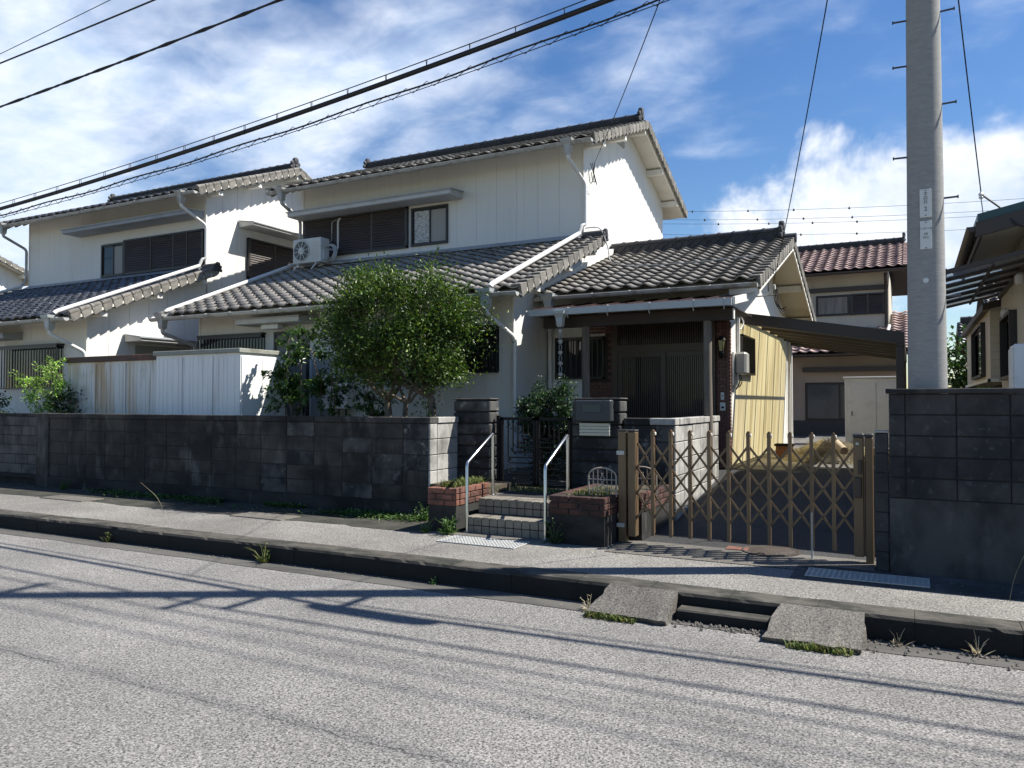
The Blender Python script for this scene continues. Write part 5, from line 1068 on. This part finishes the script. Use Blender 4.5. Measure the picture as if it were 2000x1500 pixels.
# ------------------------------------------------------------------ utility pole
t = thing('utility_pole', (.118, 7.5, .1), 'thick weathered concrete utility pole at right with step bolts and number plates', 'utility pole')
POLE = t; PX, PY = .118, 7.50
pr_ = lambda z: .151 - .0058 * (z - 1.7)
m = MB(); m.lathe((PX, PY, 0), [(pr_(z), z) for z in (0, 1.7, 3, 4.5, 6, 8, 10, 12.5)], 40); m.build('shaft', pole_m, t, smooth=True)
for (sx, z) in ((-1, 4.93), (-1, 4.53), (-1, 3.73), (1, 4.95), (1, 4.15), (1, 3.34), (1, 2.5)):
    r_ = pr_(z); b = tb('step_bolt', [(PX + sx * (r_ - .02), PY - .02, z), (PX + sx * (r_ + .100), PY - .03, z)], .0085, cabledark_m, t, 8); m = MB(); m.lathe((PX + sx * (r_ + .097), PY - .03, z), [(.015, 0), (.015, sx * .01)], 8, 'x'); m.build('bolt_head', cabledark_m, b)
def plate(z0, z1, x, w):
    m = MB(); n = 6; c = []
    yf = PY - pr_((z0 + z1) / 2) - .004
    m.box(x - w / 2, x + w / 2, yf - .002, yf + .002, z0, z1); return m.build('number_plate', sign_m, t, bevel=.0012), yf - .0025
def text(parent, s, x, y, z, size):
    try:
        cu = bpy.data.curves.new('lettering', 'FONT'); cu.body = s; cu.size = size; cu.align_x = 'CENTER'; cu.align_y = 'CENTER'; cu.extrude = .0003
        o = bpy.data.objects.new('lettering_tmp', cu); COL.objects.link(o); bpy.context.view_layer.update()
        me = bpy.data.meshes.new_from_object(o.evaluated_get(bpy.context.evaluated_depsgraph_get())); bpy.data.objects.remove(o)
        me.materials.clear(); me.materials.append(ink_m); q = bpy.data.objects.new('lettering', me); q.matrix_world = Matrix.Translation((x, y, z)) @ Matrix.Rotation(math.pi / 2, 4, 'X')
        COL.objects.link(q); q.parent = parent; WL[q.name] = Vector((x, y, z))
    except Exception as ex: print('text', ex)
px_ = PX + .0
p1, y1_ = plate(3.165, 3.405, px_, .088); p2, y2_ = plate(2.895, 3.135, px_, .088)
text(p1, '2', px_, y1_, 3.235, .05)
mk = MB()
for (a, b, c, d) in ((-.012, .014, 3.372, 3.376), (-.014, .014, 3.358, 3.361), (-.001, .002, 3.345, 3.372), (-.013, .013, 3.338, 3.341), (-.013, -.010, 3.318, 3.340), (.010, .013, 3.318, 3.340), (-.013, .013, 3.326, 3.329), (-.013, .013, 3.316, 3.319), (-.010, -.007, 3.292, 3.310), (.004, .007, 3.288, 3.310), (-.013, .013, 3.300, 3.303), (-.013, .013, 3.284, 3.287)): mk.box(px_ + a, px_ + b, y1_ - .0006, y1_ + .0006, c, d)
mk.build('lettering', ink_m, p1)
text(p2, 'ハタハタ', px_, y2_, 3.068, .024); text(p2, '28', px_ - .002, y2_, 3.022, .030); text(p2, 'W2', px_ - .002, y2_, 2.992, .030)
for pp, zz, yy in ((p1, 3.392, y1_), (p1, 3.182, y1_), (p2, 3.122, y2_), (p2, 2.905, y2_)): m = MB(); m.lathe((px_, yy + .001, zz), [(.005, 0), (.005, -.003)], 8, 'y'); m.build('screw', ink_m, pp)
m = MB(); m.lathe((px_ - .005, PY - pr_(2.63) + .001, 2.63), [(.022, .004), (.022, -.004), (.018, -.005)], 16, 'y'); m.build('tag_disc', sign_m, t)
bx('crossarm', PX - .04, PX + .04, PY - .95, PY + .5, 9.86, 9.92, galv_m, t)
for q, z in enumerate((5.86, 6.95, 7.55)): bx('cable_bracket', PX - .03, PX + .03, 6.97, PY - .1, z - .02, z + .03, galv_m, t)
# ------------------------------------------------------------------ cables
def para(pts):
    (xa, za), (xb, zb), (xc, zc_) = pts; d = lambda p, q, r: None
    a = ((zc_ - za) / (xc - xa) - (zb - za) / (xb - xa)) / (xc - xb); b = (zb - za) / (xb - xa) - a * (xa + xb); c = za - a * xa * xa - b * xa
    return lambda x: a * x * x + b * x + c
def span(fz, y, x0, x1, n): return [(x0 + (x1 - x0) * i / n, y, fz(x0 + (x1 - x0) * i / n)) for i in range(n + 1)]
def sidez(fz): return lambda x: fz(x) if x <= .118 else fz(.118 - (x - .118) * .85)
fm_ = para([(-12.77, 4.66), (-6.42, 5.11), (-2.57, 5.52)]); zm = sidez(fm_)
t = thing('thick_cable', (0, 7, 5.5), 'thick black telephone cable slung under a support wire across the sky', 'cable')
tb('cable', span(zm, 7.0, -36, 22, 90), .0275, cable_m, t, 8); tb('support_wire', span(lambda x: zm(x) + .085, 7.0, -36, 22, 90), .006, cable_m, t, 5)
m = MB(); m.tube([(-.10, 6.98, 5.93), (-.02, 6.98, 5.94), (.12, 6.98, 5.95), (.85, 6.98, 5.93), (.98, 6.98, 5.92), (1.06, 6.98, 5.91)], [.03, .075, .095, .095, .075, .03], 12); m.build('splice_closure', cable_m, t, smooth=True)
m = MB(); x = -30
while x < 3: m.tube([(x, 6.99, zm(x) + .088), (x + .02, 6.97, zm(x)), (x, 7.0, zm(x) - .032), (x - .02, 7.03, zm(x)), (x, 7.01, zm(x) + .088)], .004, 4); x += .55
m.build('hanger_ties', cable_m, t)
fl_ = para([(-12.77, 4.59), (-6.41, 4.98), (-2.21, 5.42)]); zl = sidez(fl_)
t = thing('lashed_cable', (0, 7.05, 5.4), 'thin lashed cable bundle with zigzag wire just below the thick cable', 'cable')
tb('cable', span(lambda x: zl(x) + .012 * math.sin(x * 3.1), 7.06, -36, 22, 200), .010, cable_m, t, 6); tb('support_wire', span(lambda x: zl(x) - .05, 7.05, -36, 22, 90), .005, cable_m, t, 5)
m = MB(); pts = []; x = -22; k = 0
while x < 2: pts.append((x, 7.055, zl(x) + (.02 if k % 2 else -.06))); x += .09 if k % 2 else .19; k += 1
m.tube(pts, .004, 4); m.build('lashing_wire', cable_m, t)
def simple_cable(name, label, pts, y, r, twist=0):
    z = sidez(para(pts)); p = span(lambda x: z(x) + (twist * math.sin(x * 9) if twist else 0), y, -36, 22, 240 if twist else 90); m = MB(); m.tube(p, r, 6)
    if twist: m.tube([(a, b + .012, c - 2 * twist * math.sin(a * 9)) for a, b, c in p], r, 6)
    tag(m.build(name, cable_m, smooth=True), label, 'cable')
simple_cable('twisted_cable', 'twisted black cable, the lowest of the three at top left', [(-12.81, 6.3), (-9.18, 6.45), (-6.88, 6.57)], 7.0, .014, .010)
simple_cable('overhead_cable', 'black cable, the middle one of three at top left', [(-12.83, 7.0), (-9.2, 7.13), (0, 7.6)], 7.0, .013)
simple_cable('overhead_cable', 'thin wire, the topmost of three at top left', [(-12.84, 7.15), (-10.13, 7.36), (0, 8.2)], 7.0, .006)
for i, (y, z) in enumerate(((7.2, 9.45), (6.6, 9.5), (7.1, 8.55))):
    p = [(xx, y, z - .0016 * (xx - .1) * (xx - .1) * (1 if xx < .1 else 1) if abs(xx) < 20 else z - .6) for xx in [-20 + .5 * k for k in range(75)]]
    m = MB(); m.tube(p, .009 if i else .012, 5); m.build('power_line', cable_m, POLE)
def drop(label, a, b, sag, r=.006, name='drop_wire'):
    A, B = Vector(a), Vector(b); p = [A.lerp(B, k / 20) - Vector((0, 0, sag * 4 * (k / 20) * (1 - k / 20))) for k in range(21)]
    m = MB(); m.tube(p, r, 5); return tag(m.build(name, cable_m), label, 'wire')
drop('thin drop wire from the cables down to the main house gable', (-2.0, 7.0, 5.55), (-5.15, 13.2, 6.02), .05)
drop('thin drop wire running down to the entrance wing gable', (-.55, 7.2, 5.55), (-1.98, 12.95, 3.50), .12)
drop('thin wire from the pole to the insulator at the right-hand house', (.33, 7.4, 5.6), (.66, 9.35, 3.80), .03)
t = thing('wire_insulator', (.68, 9.3, 3.6), 'white porcelain wire anchor with loose leads above the right eave', 'insulator')
m = MB(); m.lathe((.66, 9.33, 3.72), [(.012, 0), (.025, .015), (.015, .03), (.028, .045), (.012, .07)], 10); m.build('insulator_body', pvcw_m, t, smooth=True); tb('stay', [(.66, 9.33, 3.72), (.68, 9.25, 3.44)], .006, galv_m, t, 5); tb('lead_wire', fil([(.67, 9.33, 3.76), (.85, 9.3, 3.58), (.93, 9.2, 3.42), (1.0, 9.2, 3.36), (1.25, 9.3, 3.5)]), .010, cable_m, t, 6)
t = thing('service_bracket', (-1.95, 12.95, 3.5), 'metal wire bracket with dangling leads under the entrance gable', 'bracket')
tb('arm', [(-2.39, 12.95, 3.32), (-1.92, 12.95, 3.34)], .012, galv_m, t, 6); bx('insulator', -1.99, -1.94, 12.92, 12.98, 3.42, 3.50, pvcw_m, t, .006)
for k in range(4): tb('lead_wire', fil([(-1.97 + .02 * k, 12.95, 3.44), (-1.95 + .03 * k, 12.9, 3.22 - .04 * k), (-1.86 + .02 * k, 12.9, 3.05 + .02 * k), (-1.80 + .01 * k, 12.92, 2.98 + .05 * k)]), .007, cable_m, t, 5)
tb('feeder', fil([(-2.05, 12.95, 3.40), (-2.0, 12.6, 3.95), (-3.0, 12.4, 3.87), (-4.2, 12.5, 3.91), (-4.75, 12.9, 4.08), (-4.85, 13.1, 4.40), (-5.0, 13.1, 4.80), (-5.3, 13.1, 4.80)], 6, .3), .011, pvc_m, t, 6)
t = thing('service_entry', (-5.35, 13.35, 6.0), 'short looping black leads at the top corner of the main gable', 'wire')
for k in range(3): tb('lead_wire', fil([(-5.15 - .04 * k, 13.2, 6.02), (-5.25, 13.4 + .1 * k, 5.75 - .03 * k), (-5.36, 13.5 + .12 * k, 5.72 + .12 * k), (-5.37, 13.45 + .15 * k, 5.98)]), .008, cable_m, t, 5)
for i, (zz, y) in enumerate(((16.05, 62), (15.36, 62), (15.1, 62.4), (14.13, 62))):
    fz = lambda xx: zz - .075 * (xx + 4) + .0015 * (xx + 4) ** 2
    m = MB(); m.tube([(xx, y, fz(xx)) for xx in range(-34, 31, 3)], .013, 5)
    o = m.build('distant_power_line', cabledark_m); tag(o, ('topmost', 'second', 'third', 'lowest')[i] + ' of the distant power lines behind the roofs', 'power line')
    for xx in (((-15.7, -11.3, -7.9, -4.0), (-14.7, -10.6, -7.2, -3.8), (-13.7, -9.8, -6.6, -3.5), (-7.4, -3.5))[i]): m = MB(); m.lathe((xx, y, fz(xx)), [(.02, .10), (.06, .03), (.085, -.04), (.03, -.10)], 8); m.build('line_marker', cable_m, o, smooth=True)
# ------------------------------------------------------------------ vegetation
def add_leaf(m, p, d, n, l, w):
    s = d.cross(n)
    if s.length < 1e-4: s = d.orthogonal()
    s.normalize(); n2 = s.cross(d)
    m.add([p, p + d * l * .45 + s * w * .5 + n2 * w * .12, p + d * l - n2 * l * .08, p + d * l * .45 - s * w * .5 + n2 * w * .12], [(0, 1, 2), (0, 2, 3)])
def rv(rr): 
    while True:
        v = Vector((rr.uniform(-1, 1), rr.uniform(-1, 1), rr.uniform(-1, 1)))
        if .05 < v.length < 1: return v.normalized()
def curve_pts(a, b, bow, n, rr, j=.02):
    a, b = Vector(a), Vector(b); o = []
    for i in range(n + 1):
        t_ = i / n; o.append(a.lerp(b, t_) + Vector(bow) * 4 * t_ * (1 - t_) * .5 + (Vector((rr.uniform(-j, j), rr.uniform(-j, j), rr.uniform(-j, j))) if 0 < i < n else Vector()))
    return o
def big_tree():
    rr = random.Random(21); t = thing('holly_tree', (-6.35, 9.0, .58), 'dense round evergreen tree with three trunks behind the block wall', 'tree')
    C = Vector((-6.46, 9.0, 2.60)); A = Vector((1.13, 1.0, .86))
    forks = []
    for (bx_, fx, fz, r0) in ((-6.52, -6.70, 1.62, .07), (-6.33, -6.38, 1.60, .05), (-6.05, -5.95, 1.66, .075)):
        p = curve_pts((bx_, 9.0, .55), (fx, 9.0, fz), (.05 * (1 if fx > bx_ else -1), .02, 0), 6, rr, .012); m = MB(); m.tube(p, [r0 * (1.15 - .45 * i / 6) for i in range(7)], 10); m.build('trunk', bark_m, t, smooth=True); forks.append((Vector((fx, 9.0, fz)), r0 * .62))
    lm = MB(); bm_ = MB(); tips = []
    k = 0
    while len(tips) < 250:
        v = rv(rr); v = Vector((v.x * A.x, v.y * A.y, v.z * A.z)) * (rr.uniform(.35, 1.0) ** .45)
        p = C + v
        if p.z < 1.93 + .55 * (abs(p.x - C.x) / 1.2) ** 1.5 * (.8 if p.x < C.x else .35): continue
        nz = mnoise.noise(p * 1.9 + Vector((3.3, 1, 7)))
        if nz < -.10: continue
        p += v.normalized() * .34 * mnoise.noise(p * 2.1)
        tips.append(p)
    mains = []
    for f, r0 in forks:
        for q in range(4):
            tp = min(tips, key=lambda w: (w - (f + Vector((rr.uniform(-.9, .9), rr.uniform(-.8, .8), rr.uniform(.4, 1.0))))).length)
            mid = f.lerp(tp, .62); p = curve_pts(f, mid, (0, 0, -.06), 5, rr, .02); bm_.tube(p, [r0 * (.8 - .5 * i / 5) for i in range(6)], 7); mains.append((mid, r0 * .32)); mains.append((p[3], r0 * .45))
    for tp in tips:
        b, r0 = min(mains, key=lambda w: (w[0] - tp).length + rr.uniform(0, .25)); p = curve_pts(b, tp, (0, 0, -.05), 5, rr, .03); bm_.tube(p, [max(.004, r0 * (.7 - .6 * i / 5)) for i in range(6)], 5)
        out = (tp - C).normalized(); sz = rr.uniform(.085, .17); nl = int(rr.uniform(90, 210))
        for i in range(nl):
            g = Vector((rr.gauss(0, sz), rr.gauss(0, sz), rr.gauss(0, sz * .75))); q = tp + g
            if rr.random() < .2: q = p[rr.randint(2, 5)] + g * .5
            d = (out * .6 + rv(rr) + Vector((0, 0, .25))).normalized(); add_leaf(lm, q, d, (rv(rr) + Vector((0, 0, .9)) + out * .4).normalized(), rr.uniform(.042, .070), rr.uniform(.020, .031))
        if rr.random() < .5:
            d0 = (out + Vector((0, 0, .8)) + rv(rr) * .4).normalized(); L_ = rr.uniform(.12, .3); bm_.tube([tp, tp + d0 * L_], [.004, .002], 4)
            for i in range(26): q = tp + d0 * L_ * rr.uniform(.2, 1.05); add_leaf(lm, q, (rv(rr) + d0 * .7).normalized(), rv(rr), rr.uniform(.035, .06), .022)
    for b, r0 in mains[::2]:
        for q in range(5): d0 = (rv(rr) + (b - C) * .3 + Vector((0, 0, -.15))).normalized(); bm_.tube(curve_pts(b, b + d0 * rr.uniform(.2, .5), (0, 0, .03), 3, rr), [.005, .004, .003, .002], 4)
    bm_.build('branches', bark_m, t, smooth=True, fix=False); lm.build('crown', leaf_m, t, fix=False)
    sm = MB()
    for i in range(120): q = Vector((-5.98 + rr.gauss(0, .10), 8.95 + rr.gauss(0, .08), 1.50 + rr.gauss(0, .10))); add_leaf(sm, q, rv(rr), rv(rr), .045, .024)
    sm.build('sprouts', leaf_m, t, fix=False)
big_tree()
def shrub(label, base, stems, mat, nleaf, ls, seed, spread=.16, name='camellia_shrub', leafdroop=.3, cat='shrub'):
    rr = random.Random(seed); t = thing(name, base, label, cat); bm_ = MB(); lm = MB()
    for (tip, r0, bow) in stems:
        p = curve_pts(base, tip, bow, 7, rr, .02); bm_.tube(p, [r0 * (1 - .7 * i / 7) for i in range(8)], 7)
        for q in range(9):
            s = p[rr.randint(4, 7)]; e = s + (rv(rr) + Vector((0, 0, .45))).normalized() * rr.uniform(.12, .36); c = curve_pts(s, e, (0, 0, .03), 3, rr, .01); bm_.tube(c, [.006, .005, .004, .002], 4)
            for i in range(nleaf):
                f = rr.uniform(.25, 1.1); o = Vector(s).lerp(e, f) + rv(rr) * spread * .25; d = (rv(rr) + (e - Vector(s)).normalized() * .7 - Vector((0, 0, leafdroop))).normalized(); add_leaf(lm, o, d, (rv(rr) * .6 + Vector((0, 0, 1))).normalized(), ls * rr.uniform(.7, 1.15), ls * .45)
    bm_.build('stems', bark_m, t, smooth=True, fix=False); lm.build('foliage', mat, t, fix=False)
shrub('leafy camellia shrub casting shadows on the white shed', (-8.3, 9.1, .58), [((-8.62, 9.05, 1.95), .030, (-.2, 0, 0)), ((-8.85, 9.0, 2.15), .022, (-.2, 0, .1)), ((-8.35, 9.05, 2.45), .022, (-.15, 0, 0)), ((-8.55, 8.95, 2.55), .018, (-.3, 0, 0))], cam_m, 34, .10, 5)
shrub('camellia shrub with a slanting stem in front of the side door', (-7.95, 9.0, .58), [((-7.62, 9.0, 1.95), .028, (.05, 0, 0)), ((-7.75, 9.0, 2.35), .02, (.2, 0, 0)), ((-8.05, 8.95, 2.35), .016, (.2, 0, .1)), ((-8.25, 9.0, 2.62), .014, (.3, 0, 0))], cam_m, 30, .095, 9)
shrub('small camellia sapling in front of the water heater', (-7.08, 9.2, .58), [((-7.12, 9.2, 1.75), .020, (0, 0, 0)), ((-7.25, 9.2, 1.95), .014, (.05, 0, 0)), ((-6.95, 9.2, 1.9), .014, (0, 0, 0))], cam_m, 16, .10, 12)
shrub('dark feathery nandina bush behind the black gate', (-4.35, 9.45, .58), [((-4.6, 9.4, 1.58), .014, (0, 0, 0)), ((-4.4, 9.5, 1.74), .014, (0, 0, 0)), ((-4.15, 9.45, 1.68), .014, (0, 0, 0)), ((-4.0, 9.4, 1.5), .012, (0, 0, 0)), ((-4.75, 9.4, 1.5), .012, (0, 0, 0)), ((-4.3, 9.3, 1.5), .012, (0, 0, 0)), ((-4.1, 9.3, 1.3), .012, (0, 0, 0)), ((-4.5, 9.3, 1.2), .012, (0, 0, 0))], nan_m, 110, .055, 14, .30, 'nandina_bush', .1)
shrub('low dark-leaved plant low behind the black gate bars', (-3.95, 9.35, .55), [((-4.3, 9.3, 1.0), .01, (0, 0, 0)), ((-3.7, 9.3, 1.1), .01, (0, 0, 0)), ((-3.95, 9.3, 1.2), .01, (0, 0, 0)), ((-4.5, 9.3, .85), .01, (0, 0, 0))], nan_m, 60, .055, 15, .3, 'garden_plant', .1)
shrub('bright lime-green young tree above the wall at far left', (-13.6, 8.5, .6), [((-13.75, 8.45, 2.25), .018, (.1, 0, 0)), ((-14.35, 8.45, 1.95), .012, (0, 0, .1)), ((-13.5, 8.4, 2.1), .012, (0, 0, 0)), ((-14.2, 8.4, 1.65), .012, (0, 0, .05)), ((-13.65, 8.4, 1.85), .012, (0, 0, .05))], lime_m, 44, .07, 17, .3, 'lime_tree', .1, 'tree')
shrub('dark purple-green weed clump at the foot of the lime tree', (-13.35, 8.45, 1.15), [((-13.5, 8.4, 1.6), .01, (0, 0, 0)), ((-13.2, 8.4, 1.65), .01, (0, 0, 0)), ((-13.35, 8.4, 1.75), .01, (0, 0, 0))], nan_m, 14, .08, 18, .25, 'weed_clump', .1)
shrub('dark leafy plant cut off by the left edge above the wall', (-15.3, 8.4, .6), [((-15.5, 8.4, 1.75), .01, (0, 0, 0)), ((-15.2, 8.4, 1.6), .01, (0, 0, 0))], nan_m, 14, .09, 19, .3, 'garden_plant', .2)
shrub('round green tree far behind the pole beside the dark-tiled roofs', (1.35, 19.5, .6), [((.75, 19.5, 2.5), .04, (0, 0, 0)), ((.95, 19.5, 1.6), .04, (0, 0, 0)), ((.7, 19.6, 1.9), .04, (0, 0, 0)), ((1.1, 19.5, 2.6), .04, (0, 0, 0)), ((1.6, 19.5, 2.7), .04, (0, 0, 0)), ((1.3, 19.4, 1.9), .03, (0, 0, 0)), ((1.55, 19.4, 1.6), .03, (0, 0, 0)), ((1.2, 19.4, 1.4), .03, (0, 0, 0))], cam_m, 55, .17, 23, 1.6, 'round_tree', .1, 'tree')
# grass and weeds
def blades(name, mat, pts, h, lean, seed, w=.006, label=None, cat=None, kind=None, parent=None):
    rr = random.Random(seed); m = MB()
    for p in pts:
        p = Vector(p); hh = h * rr.uniform(.4, 1.15); a = rr.uniform(0, 6.28); d = Vector((math.cos(a), math.sin(a), 0)); s = Vector((-d.y, d.x, 0)) * w * rr.uniform(.6, 1.3); k = lean * rr.uniform(.2, 1.2)
        q = p + Vector((0, 0, hh * .6)) + d * hh * k * .4; e = p + Vector((0, 0, hh * (1 - k * .35))) + d * hh * k
        m.add([p - s, p + s, q + s * .7, q - s * .7, e], [(0, 1, 2, 3), (3, 2, 4)])
    o = m.build(name, mat, parent, fix=False); return tag(o, label, cat, None, kind)
rr = random.Random(31)
def area(n, x0, x1, y0, y1, z): return [(rr.uniform(x0, x1), rr.uniform(y0, y1), z) for _ in range(n)]
blades('grass', grass_m, area(700, -4.72, -4.48, 7.27, 7.95, .645), .10, .8, 1, label='tuft of green grass growing in the left brick planter', cat='grass', kind='stuff')
blades('grass', grass_m, area(380, -3.15, -2.72, 7.22, 7.9, .645), .06, .8, 2, label='sparse yellow-green grass growing in the right brick planter', cat='grass', kind='stuff')
blades('grass', grass_m, area(420, -4.75, -3.7, 8.30, 8.74, .515), .07, .9, 3, label='grass and moss growing under the black gate', cat='grass', kind='stuff')
blades('grass', grass_m, area(240, -2.20, -1.80, 5.36, 5.43, .0), .06, .9, 4, label='grass fringe at the front of the left kerb ramp', cat='grass', kind='stuff')
blades('grass', grass_m, area(240, -.75, -.35, 5.30, 5.37, .0), .06, .9, 5, label='grass fringe at the front of the right kerb ramp', cat='grass', kind='stuff')
def cover():
    r2 = random.Random(40); m = MB()
    for i in range(15000):
        x = r2.uniform(-11.5, -5.2); y = 7.92 - abs(r2.gauss(0, .17)) - .1 * max(0, mnoise.noise(Vector((x * 1.4, 2, 0))))
        if mnoise.noise(Vector((x * 1.1, y * 2, 5))) < -.12 or y < 7.25 or (x < -9 and r2.random() < .65): continue
        d = rv(r2); d.z = abs(d.z) * .5; add_leaf(m, Vector((x, y, .178 + r2.uniform(0, .045))), d.normalized(), Vector((0, 0, 1)), r2.uniform(.024, .044), .024)
    tag(m.build('ground_cover', cover_m, fix=False), 'low green weeds carpeting the foot of the long block wall', 'weeds', kind='stuff')
cover()
def weed(label, base, n, h, mat, seed, leaves=0, ls=.03, name='weed'):
    r2 = random.Random(seed); m = MB(); b = Vector(base)
    for i in range(n):
        a = r2.uniform(0, 6.28); k = r2.uniform(.15, .8); hh = h * r2.uniform(.5, 1.1); e = b + Vector((math.cos(a) * hh * k, math.sin(a) * hh * k, hh * (1 - .45 * k))); p = [b, b.lerp(e, .5) + Vector((0, 0, hh * .16)), e]; m.tube(p, [.003, .0025, .001], 4)
        for j in range(leaves): q = p[0].lerp(p[1], r2.random()) if j % 2 else p[1].lerp(p[2], r2.random()); add_leaf(m, q, (rv(r2) + Vector((0, 0, .3))).normalized(), rv(r2), ls * r2.uniform(.6, 1.2), ls * .5)
    for i in range(n * 3 if leaves else n * 2):
        a = r2.uniform(0, 6.28); add_leaf(m, b + Vector((r2.uniform(-.03, .03), r2.uniform(-.03, .03), .0)), Vector((math.cos(a), math.sin(a), r2.uniform(.4, 1.6))).normalized(), Vector((0, 0, 1)), h * r2.uniform(.25, .6), .012)
    tag(m.build(name, mat, fix=False), label, 'weed')
weed('grassy weed growing from the kerb face on the left road edge', (-5.75, 5.70, .0), 14, .24, grass_m, 1, 3)
weed('small leafy weed at the kerb foot near the left edge', (-8.2, 5.72, .0), 8, .18, grass_m, 2, 5)
weed('tiny weed sprouting in the kerb gutter below the steps', (-3.75, 5.72, .0), 5, .08, cover_m, 3, 5, .02)
weed('bushy light-green weed at the foot of the left planter', (-4.45, 7.08, .178), 22, .24, cover_m, 4, 9, .04)
weed('spiky long-leaved weed beside the left planter', (-4.72, 7.05, .178), 12, .22, cover_m, 5, 0)
weed('thin dry weed at the left corner of the left kerb ramp', (-2.22, 5.55, .0), 7, .14, straw_m, 6, 1)
weed('dry stalks leaning against the kerb at right', (.35, 5.70, .0), 6, .2, straw_m, 7, 0)
weed('dead grass stalks by the kerb right of the right ramp', (-.1, 5.68, .0), 5, .16, straw_m, 8, 0)
weed('leafy weed at the wall foot left of the planter', (-5.2, 7.75, .178), 14, .26, cover_m, 9, 6, .035)
weed('small fern-like weed at the wall foot at far left', (-12.3, 7.8, .178), 12, .2, cover_m, 10, 6, .03)
weed('dark weed stems on the base of the right planter', (-3.2, 7.08, .178), 12, .26, cover_m, 11, 5, .03)
tb('grass_stalk', fil([(-8.35, 6.6, .178), (-8.45, 6.58, .40), (-8.75, 6.55, .58)], 6, .3), .002, straw_m, None, 4); tag(bpy.data.objects['grass_stalk'], 'single arching pale grass stalk on the left pavement', 'weed')
o = tb('grass_stalk', fil([(.60, 6.55, .178), (.63, 6.56, .35), (.72, 6.6, .56)], 6, .2), .002, straw_m, None, 4); tag(o, 'single pale grass stalk in front of the tall right wall', 'weed')
def leaflitter():
    r2 = random.Random(50); m = MB()
    for i in range(260): x = r2.uniform(-12, 1.2); y = r2.choice((5.72 - abs(r2.gauss(0, .06)), 7.7 - abs(r2.gauss(0, .2)) - (.7 if x > -5 else 0))); add_leaf(m, Vector((x, y, (.008 if y < 5.75 else .184))), Vector((r2.uniform(-1, 1), r2.uniform(-1, 1), .1)).normalized(), Vector((0, 0, 1)), r2.uniform(.015, .035), .012)
    tag(m.build('leaf_litter', straw_m, fix=False), 'scattered dry leaves along kerb and wall foot', 'leaf litter', kind='stuff')
leaflitter()
# dry grass heap, log, small yard things
def heap():
    r2 = random.Random(60); m = MB()
    for i in range(7000):
        a = r2.uniform(0, 6.28); q = r2.random() ** .5; x = -1.18 + .74 * q * math.cos(a); y = 13.6 + .6 * q * math.sin(a); z = .63 + .36 * (1 - q ** 1.8) * r2.uniform(.55, 1.05); d = rv(r2); d.z = d.z * .6 + .15; d.normalize(); s = d.orthogonal().normalized() * .004; p = Vector((x, y, z)); L_ = r2.uniform(.06, .18)
        m.add([p - s, p + s, p + d * L_ + Vector((0, 0, -.03))], [(0, 1, 2)])
    tag(m.build('dry_grass_heap', straw_m, fix=False), 'heap of dry cut grass in the sun behind the folding gate', 'grass heap')
    blades('dry_grass', straw_m, [(r2.uniform(-1.0, -.2), r2.uniform(13.2, 17), .64) for _ in range(1500)], .12, .9, 61, label='short dry grass on the ground right of the grass heap', cat='grass', kind='stuff')
heap()
t = thing('cut_log', (-1.05, 13.3, .8), 'short pale cut log lying on the dry grass heap', 'log'); m = MB(); m.tube([(-1.13, 13.38, .985), (-1.03, 13.2, .90), (-.95, 13.05, .845)], [.062, .066, .064], 14); m.build('log_body', redwood_m, t, smooth=True); m = MB(); m.tube([(-.951, 13.052, .8455), (-.948, 13.046, .8435)], .058, 14); m.build('cut_face', MAT('log_end', (.34, .22, .13), .9, 0, [((.18, .11, .06), (40, 40, 40), .45, .6, .6)]), t)
t = thing('garden_crate', (-1.95, 14.0, .64), 'small orange-brown crate with a black rim by the side wall', 'crate'); bx('tub', -2.10, -1.84, 13.88, 14.12, .65, .86, orange_m, t, .01); m = MB()
for q in ((-2.12, -1.82, 13.86, 13.88), (-2.12, -1.82, 14.12, 14.14), (-2.12, -2.10, 13.88, 14.12), (-1.84, -1.82, 13.88, 14.12)): m.box(q[0], q[1], q[2], q[3], .85, .885)
m.build('rim', blk_m, t)
#m = MB(); m.lathe((-2.0, 16.6, .64), [(.09, 0), (.12, .02), (.12, .3), (.1, .34), (.04, .36)], 16); tag(m.build('white_canister', pot_m, smooth=True), 'pale canister standing by the corner of the side wall', 'canister')
def ornate(x, y, label):
    t = thing('ornamental_fence', (x, y, .64), label, 'garden edging'); fr = MB(); w = .30; z0 = .64
    arch = [(x + w / 2 * math.cos(math.pi * k / 12), y, z0 + .20 + .09 * math.sin(math.pi * k / 12)) for k in range(13)]
    fr.tube([(x + w / 2, y, z0)] + arch + [(x - w / 2, y, z0)], .009, 6); fr.tube([(x - w / 2, y, z0 + .06), (x + w / 2, y, z0 + .06)], .006, 5); fr.tube([(x - w / 2, y, z0 + .17), (x + w / 2, y, z0 + .17)], .006, 5); fr.build('frame', iron_m, t, smooth=True)
    for q in (-.1, -.05, .05, .1): m = MB(); m.tube([(x + q, y, z0), (x + q, y, z0 + .19 + .09 * math.sqrt(1 - (2 * q / w) ** 2))], .005, 5); m.build('bar', iron_m, t)
    for s in (-1, 1): m = MB(); m.tube([(x + s * .03 * (1 - k / 14) * math.cos(k * .8) + s * .01, y, z0 + .08 + .012 * k) for k in range(14)], .005, 5); m.build('scroll', iron_m, t)
ornate(-2.83, 7.45, 'cream ornate garden edging panel, left one on the right planter'); ornate(-2.50, 7.75, 'cream ornate garden edging panel behind the gate post, right one')
